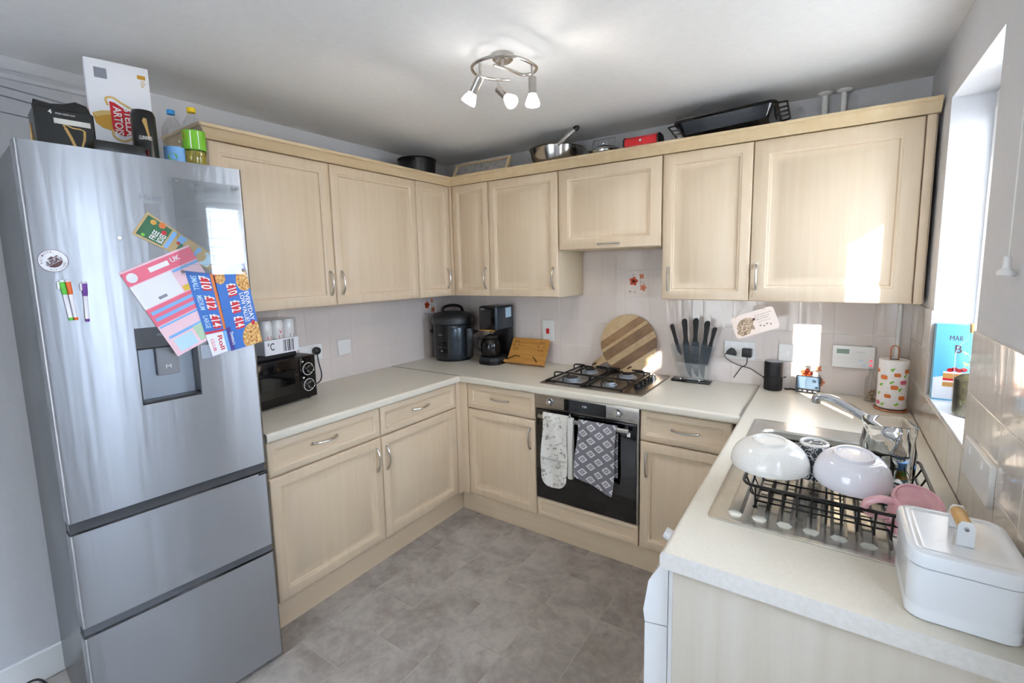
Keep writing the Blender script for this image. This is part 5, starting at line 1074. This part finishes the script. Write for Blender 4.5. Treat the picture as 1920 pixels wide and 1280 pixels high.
# ================================================================== SINK, TAP, DISHES
sk = empty('kitchen_sink', (2.49, -1.08, T-.16), 'stainless steel sink with ribbed drainer set in the worktop', 'sink')
BX0, BX1, BY0, BY1 = 2.29, 2.695, -1.085, -.735
b = new()
def rl(x0, x1, y0, y1, r, z, n=5): return vadd(b, [(x, y, z) for x, y in rrect(x0, x1, y0, y1, r, n)])
O0 = rl(SX0, SX1, SY0, SY1, .018, T+.0006); O1 = rl(SX0, SX1, SY0, SY1, .018, T+.003); O2 = rl(SX0+.006, SX1-.006, SY0+.006, SY1-.006, .015, T+.005); O3 = rl(SX0+.02, SX1-.02, SY0+.02, SY1-.02, .02, T+.0035)
for A, B in ((O0, O1), (O1, O2), (O2, O3)):
    for i in range(len(A)): face(b, [A[i], A[(i+1) % len(A)], B[(i+1) % len(A)], B[i]])
# flat part with bowl hole: bridge O3 to the bowl rim
K0 = rl(BX0, BX1, BY0, BY1, .06, T+.0033)
ed1 = [b.edges.get((O3[i], O3[(i+1) % len(O3)])) for i in range(len(O3))]; ed2 = [b.edges.new((K0[i], K0[(i+1) % len(K0)])) for i in range(len(K0))]
bmesh.ops.triangle_fill(b, use_beauty=True, edges=ed1+ed2)
rimf = [f for f in b.faces if all((abs(v.co.z-(T+.0033)) < 1e-5) for v in f.verts)]
bmesh.ops.delete(b, geom=rimf, context='FACES')
K1 = rl(BX0+.006, BX1-.006, BY0+.006, BY1-.006, .056, T-.004); K2 = rl(BX0+.012, BX1-.012, BY0+.012, BY1-.012, .055, T-.13); K3 = rl(BX0+.04, BX1-.04, BY0+.04, BY1-.04, .05, T-.15)
for A, B in ((K0, K1), (K1, K2), (K2, K3)):
    for i in range(len(A)): face(b, [A[i], A[(i+1) % len(A)], B[(i+1) % len(A)], B[i]])
face(b, K3); ob('sink_plate', b, 'steel_sink', sk, smooth=True)
for k in range(7):
    xx = SX0+.06+.056*k; b = new()
    prism(b, [(-.018, 0), (-.010, .007), (.010, .007), (.018, 0)], .35, lambda a, c, d, xx=xx: (xx+a, SY0+.055+d, T+.003+c)); ob('drainer_rib', b, 'steel_sink', sk)
b = new(); lathe(b, [(0, .001), (.03, .001), (.036, .004), (.038, 0)], 24, (2.49, -.91, T-.149)); ob('waste', b, 'chrome', sk)
tp = empty('mixer_tap', (2.70, -.90, T), 'chrome mixer tap with long swung spout behind the glass jar', 'tap')
b = new(); lathe(b, [(0, .004), (.028, .004), (.028, .012), (.021, .016), (.020, .075), (.017, .085), (0, .086)], 28, (2.702, -.905, T)); ob('tap_body', b, 'chrome', tp)
b = new(); tube(b, smoothpts([(2.702, -.905, T+.06), (2.668, -.875, T+.09), (2.60, -.83, T+.130), (2.53, -.79, T+.160), (2.49, -.775, T+.166), (2.470, -.77, T+.158), (2.466, -.768, T+.140)], 5), [.016]*5+[.0145]*20+[.0155]*6, 14); ob('spout', b, 'chrome', tp)
b = new(); tube(b, [(2.702, -.905, T+.08), (2.703, -.905, T+.098), (2.715, -.91, T+.108)], [.014, .012, .007], 12); ob('lever', b, 'chrome', tp)
# dish rack
dr = empty('dish_rack', (2.525, -1.27, T), 'black wire dish rack standing on the sink drainer', 'dish rack')
RX0, RX1, RY0, RY1, RZ1, RZ0 = 2.325, 2.725, -1.47, -1.065, .99, .921
ins = .028
b = new(); tube(b, [(x, y, RZ1) for x, y in rrect(RX0, RX1, RY0, RY1, .03, 4)], .0042, 7, closed=True); ob('top_rim', b, 'black', dr)
b = new(); tube(b, [(x, y, (RZ0+RZ1)/2+.004) for x, y in rrect(RX0+ins*.5, RX1-ins*.5, RY0+ins*.5, RY1-ins*.5, .025, 4)], .0026, 6, closed=True); ob('middle_rim', b, 'black', dr)
N_ = 12
for k in range(N_):
    x = RX0+.03+(RX1-RX0-.06)*k/(N_-1); xi = RX0+ins+(RX1-RX0-2*ins)*k/(N_-1)
    b = new(); tube(b, [(x, RY0, RZ1), (xi, RY0+ins, RZ0), (xi, RY1-ins, RZ0), (x, RY1, RZ1)], .0026, 6); ob('wire', b, 'black', dr)
for k in range(5):
    y = RY0+.06+(RY1-RY0-.12)*k/4; yi = RY0+ins+.03+(RY1-RY0-2*ins-.06)*k/4
    b = new(); tube(b, [(RX0, y, RZ1), (RX0+ins, yi, RZ0+.004), (RX1-ins, yi, RZ0+.004), (RX1, y, RZ1)], .0026, 6); ob('wire', b, 'black', dr)
for fx_, fy_ in ((RX0+ins, RY0+ins), (RX1-ins, RY0+ins), (RX0+ins, RY1-ins), (RX1-ins, RY1-ins)):
    b = new(); cyl(b, (fx_, fy_, T+.0105), (fx_, fy_, RZ0+.002), .006, .006, 8); ob('foot', b, 'black', dr)
def bowl_profile(R, h, rf):
    P = [(0, h-.004), (rf*.82, h-.004), (rf*.86, h), (rf, h), (rf*1.04, h-.008)]
    for i in range(1, 9): t = i/8; P.append((rf*1.04+(R-rf*1.04)*math.sin(t*PI/2), (h-.008)*math.cos(t*PI/2*.985)))
    P += [(R-.001, -.001), (R-.005, .001)]
    for i in range(8, 0, -1): t = i/8; P.append((rf+(R-.006-rf)*math.sin(t*PI/2), (h-.016)*math.cos(t*PI/2*.985)))
    P += [(0, h-.016)]
    return P
def dish(name, label, cat, c, tilt, rz, prof, m, n=48):
    o = empty(name, None, label, cat, mtx=Matrix.Translation(c) @ Matrix.Rotation(rz, 4, 'Z') @ Matrix.Rotation(tilt, 4, 'X'))
    b = new(); lathe(b, prof, n); return o, ob('shell' if cat == 'bowl' else 'cup_body', b, m, o, world=False)
bw, bs = dish('cereal_bowl', 'cream speckled bowl upside down at left of the dish rack', 'bowl', (2.371, -1.318, .998), yaw(2), 0, bowl_profile(.099, .072, .043), 'ceramic_speck')
bw, bs = dish('cereal_bowl', 'pale lilac bowl upside down in middle of the dish rack', 'bowl', (2.560, -1.318, .997), yaw(7), yaw(10), bowl_profile(.086, .075, .044), 'lilac')
cp_, cb_ = dish('patterned_cup', 'small dark cup with white leaf pattern upside down between bowls', 'cup', (2.474, -1.214, .945), 0, 0, [(.040, 0), (.041, .002), (.041, .07), (.039, .09), (.036, .098), (.0, .098), (0, .09), (.034, .088), (.037, .07), (.037, .0)], 'cup_pattern')
b = new(); tube(b, [(.033*math.cos(t), .033*math.sin(t), .099) for t in (2*PI*i/28 for i in range(28))], .0045, 8, closed=True); ob('foot_ring', b, 'ceramic', cb_, world=False)
# glass jar with dimples
gj = empty('glass_jar', (2.645, -1.135, .925), 'large dimpled square glass jar standing in the dish rack', 'jar', rz=yaw(12))
b = new(); rows = []; NN = 48
def jarrow(z, R, inner=False):
    out = []
    for i in range(NN):
        t = 2*PI*i/NN; c, s = math.cos(t), math.sin(t); sq = (abs(c)**5+abs(s)**5)**(-1/5); r = R*sq
        if not inner and .02 < z < .155: r *= 1+.028*math.sin(t*8+math.floor(z/.032)*1.1)*math.sin(z*PI/.032)
        out.append((r*c, r*s, z))
    return out
prof = [(.004, .046)]+[(.010+i*.0075, .0525+.004*math.sin(i*.16)) for i in range(20)]+[(.165, .0535), (.172, .0545), (.180, .0555), (.187, .0545), (.188, .0515)]
for z, R in prof: rows.append(vadd(b, jarrow(z, R)))
for z, R in [(.180, .0505), (.165, .0495), (.10, .049), (.03, .0475), (.014, .044)]: rows.append(vadd(b, jarrow(z, R, True)))
for A, B in zip(rows, rows[1:]):
    for i in range(NN): face(b, [A[i], A[(i+1) % NN], B[(i+1) % NN], B[i]])
face(b, rows[0]); face(b, rows[-1]); ob('jar_glass', b, 'glass_jar', gj, world=False)
pk2 = empty('sponge_packet', (2.70, -1.10, .927), 'small blue and yellow packet in rack behind the glass jar', 'packet')
b = new(); box(b, 2.672, 2.712, -1.092, -1.076, .927, .985, .004); ob('packet_body', b, 'print_sky', pk2)
b = new(); box(b, 2.674, 2.710, -1.0935, -1.092, .934, .958, .0005, 1); ob('yellow_print', b, 'print_yellow', pk2)
b = new(); box(b, 2.690, 2.708, -1.0945, -1.0934, .945, .956); ob('green_print', b, 'print_lime', pk2)
# pink mug, bottom up and leaning
MM = Matrix.Translation((2.664, -1.412, .947)) @ Matrix.Rotation(yaw(18), 4, 'Z') @ Matrix.Rotation(yaw(26), 4, 'X') 
mg = empty('pink_mug', None, 'pink speckled mug upside down at the near end of rack', 'mug', mtx=MM)
b = new(); lathe(b, [(.041, 0), (.043, .001), (.044, .03), (.0465, .07), (.0475, .086), (.045, .092), (.041, .092), (.040, .089), (0, .088), (0, .08), (.041, .08), (.0395, .03), (.039, .001)], 40); mgb = ob('mug_body', b, 'pink_glaze', mg, world=False)
b = new(); tube(b, smoothpts([(-.044, 0, .080), (-.072, .0, .084), (-.093, 0, .070), (-.092, 0, .046), (-.070, 0, .028), (-.043, 0, .030)], 6), .0085, 10); ob('handle', b, 'pink_glaze', mgb, world=False)
# white tin with wooden handle
tn = empty('storage_tin', (2.713, -1.608, T), 'white enamel storage tin with wooden handle at worktop end', 'tin')
TX, TY = .079, .100
b = new()
def tl(dx, z, r=.028): return vadd(b, [(x, y, z) for x, y in rrect(-TX-dx, TX+dx, -TY-dx, TY+dx, r+dx, 6)])
R_ = [tl(-.004, .0005), tl(0, .004), tl(0, .020), tl(-.0012, .023), tl(-.0012, .027), tl(0, .030), tl(0, .096), tl(0, .1005), tl(-.004, .1015), tl(-.004, .104)]
for A, B in zip(R_, R_[1:]):
    for i in range(len(A)): face(b, [A[i], A[(i+1) % len(A)], B[(i+1) % len(A)], B[i]])
face(b, R_[0]); face(b, R_[-1]); ob('tin_body', b, 'tin_enamel', tn, world=False)
b = new(); R_ = [tl(.002, .1032), tl(.004, .105), tl(.004, .124), tl(.002, .129), tl(-.004, .1315), tl(-.014, .1315), tl(-.018, .1295), tl(-.024, .1295)]
for A, B in zip(R_, R_[1:]):
    for i in range(len(A)): face(b, [A[i], A[(i+1) % len(A)], B[(i+1) % len(A)], B[i]])
face(b, R_[0]); face(b, R_[-1]); ldt = ob('lid', b, 'tin_enamel', tn, world=False)
for s in (-1, 1):
    b = new(); prism(b, [(-.012, .130), (.012, .130), (.012, .168), (.007, .176), (-.007, .176), (-.012, .168)], .003, lambda a, c, d, s=s: (a+.004, s*.036-.0015+d, c)); hbk = ob('handle_bracket', b, 'tin_enamel', ldt, world=False, smooth=False)
    b = new(); cyl(b, (.004, s*.0375, .163), (.004, s*.041, .163), .0045, .003, 12); ob('screw', b, 'chrome', hbk, world=False)
b = new(); cyl(b, (.004, -.0345, .163), (.004, .0345, .163), .0115, .0115, 22); ob('wooden_grip', b, 'towel_wood', ldt, world=False)
# ================================================================== WINDOW SILL
zs = WIN[2]+.0005
def book(label, x0, x1, y0, y1, h, m, pages='paper', tilt=0):
    o = empty('cookery_book', ((x0+x1)/2, (y0+y1)/2, zs), label, 'book', 'books on the window sill')
    b = new(); box(b, x0, x1, y0, y0+.003, zs, zs+h); c = ob('front_cover', b, m, o)
    b = new(); box(b, x0, x1, y1-.003, y1, zs, zs+h); ob('back_cover', b, m, o)
    b = new(); box(b, x0, x0+.003, y0+.003, y1-.003, zs, zs+h); ob('spine', b, m, o)
    b = new(); box(b, x0+.003, x1-.004, y0+.003, y1-.003, zs+.003, zs+h-.003); ob('pages', b, pages, o)
    return o, c
mat('book_blue', '62b4d6', .35); mat('book_dark', '1c2a26', .4); mat('book_brown', '8a6a55', .5); mat('sponge_cake', 'c98f4a', .7); mat('cream', 'f3ece2', .6)
book('brown-spined book furthest back on the window sill', W+.004, W+.108, -.497, -.474, .262, 'book_brown')
book('dark green book between brown and blue books on sill', W+.002, W+.108, -.525, -.499, .268, 'book_dark')
o, cv = book('blue cookery book with a cake picture facing the room', W-.001, W+.108, -.565, -.528, .272, 'book_blue')
BZ = lambda a, c, d: (W+a, -.565-d, zs+c)
text('lettering', 'MAR', BZ, (.036, .072, .215, .233), 'print_maroon', cv); text('lettering', 'B', BZ, (.052, .070, .172, .200), 'print_maroon', cv, bold=.01)
b = new(); prism(b, [(.0, .005), (.105, .005), (.105, .085), (.06, .095), (0, .08)], .0002, BZ); ob('cloth_print', b, 'paper', cv, smooth=False)
for (c0, c1, m) in ((.050, .066, 'sponge_cake'), (.066, .072, 'cream'), (.072, .080, 'red'), (.080, .098, 'sponge_cake'), (.098, .104, 'cream')):
    b = new(); prism(b, [(.026, c0), (.095, c0), (.095, c1), (.026, c1)], .0004, BZ); ob('cake_print', b, m, cv, smooth=False)
for k in range(4):
    b = new(); prism(b, ellipse(.044+.012*k, .110+(.004 if k % 2 else 0), .009, .007, 12), .0005, BZ); ob('strawberry_print', b, 'red', cv)
pbz = empty('plant_bottle', (2.872, -.765, zs), 'tall glass bottle with moss and leaves on the window sill', 'bottle')
b = new(); lathe(b, [(0, .001), (.036, .001), (.040, .008), (.040, .20), (.034, .225), (.014, .25), (.013, .275), (.016, .277), (.016, .285), (.011, .285)], 32); ob('bottle_glass', b, 'film', pbz, world=False)
b = new(); lathe(b, [(0, .004), (.034, .004), (.037, .012), (.037, .12), (.02, .135), (0, .13)], 24); ob('moss_filling', b, 'moss', pbz, world=False)
b = new(); lathe(b, [(0, .268), (.0105, .268), (.012, .296), (0, .297)], 16); ob('cork', b, 'cork', pbz, world=False)
for k in range(7):
    a_ = k*2.2; b = new(); z_ = .15+.012*k; lm = Matrix.Translation((.012*math.cos(a_), .012*math.sin(a_), z_)) @ Matrix.Rotation(a_, 4, 'Z') @ Matrix.Rotation(-.5, 4, 'Y')
    prism(b, [(-.004, 0), (.006, -.008), (.018, 0), (.006, .008)], .0008, lambda p, q, d: tuple(lm @ Vector((p, q, d)))); ob('leaf', b, 'leaf', pbz, world=False, smooth=False)
# ================================================================== LOW LEFT: lead on the floor beside the fridge
lf = empty('floor_lead', (.1, -2.44, .0), 'thin black lead on the floor between fridge and left wall', 'lead')
b = new(); tube(b, smoothpts([(.62, -2.40, .07), (.35, -2.425, .055), (.10, -2.44, .06), (.03, -2.50, .03), (.03, -2.60, .008), (.05, -2.9, .006)], 6), .004, 8); ob('cable', b, 'black', lf)
b = new(); cyl(b, (.03, -2.515, .024), (.03, -2.545, .016), .009, .009, 12); ob('adapter_end', b, 'nickel', lf)
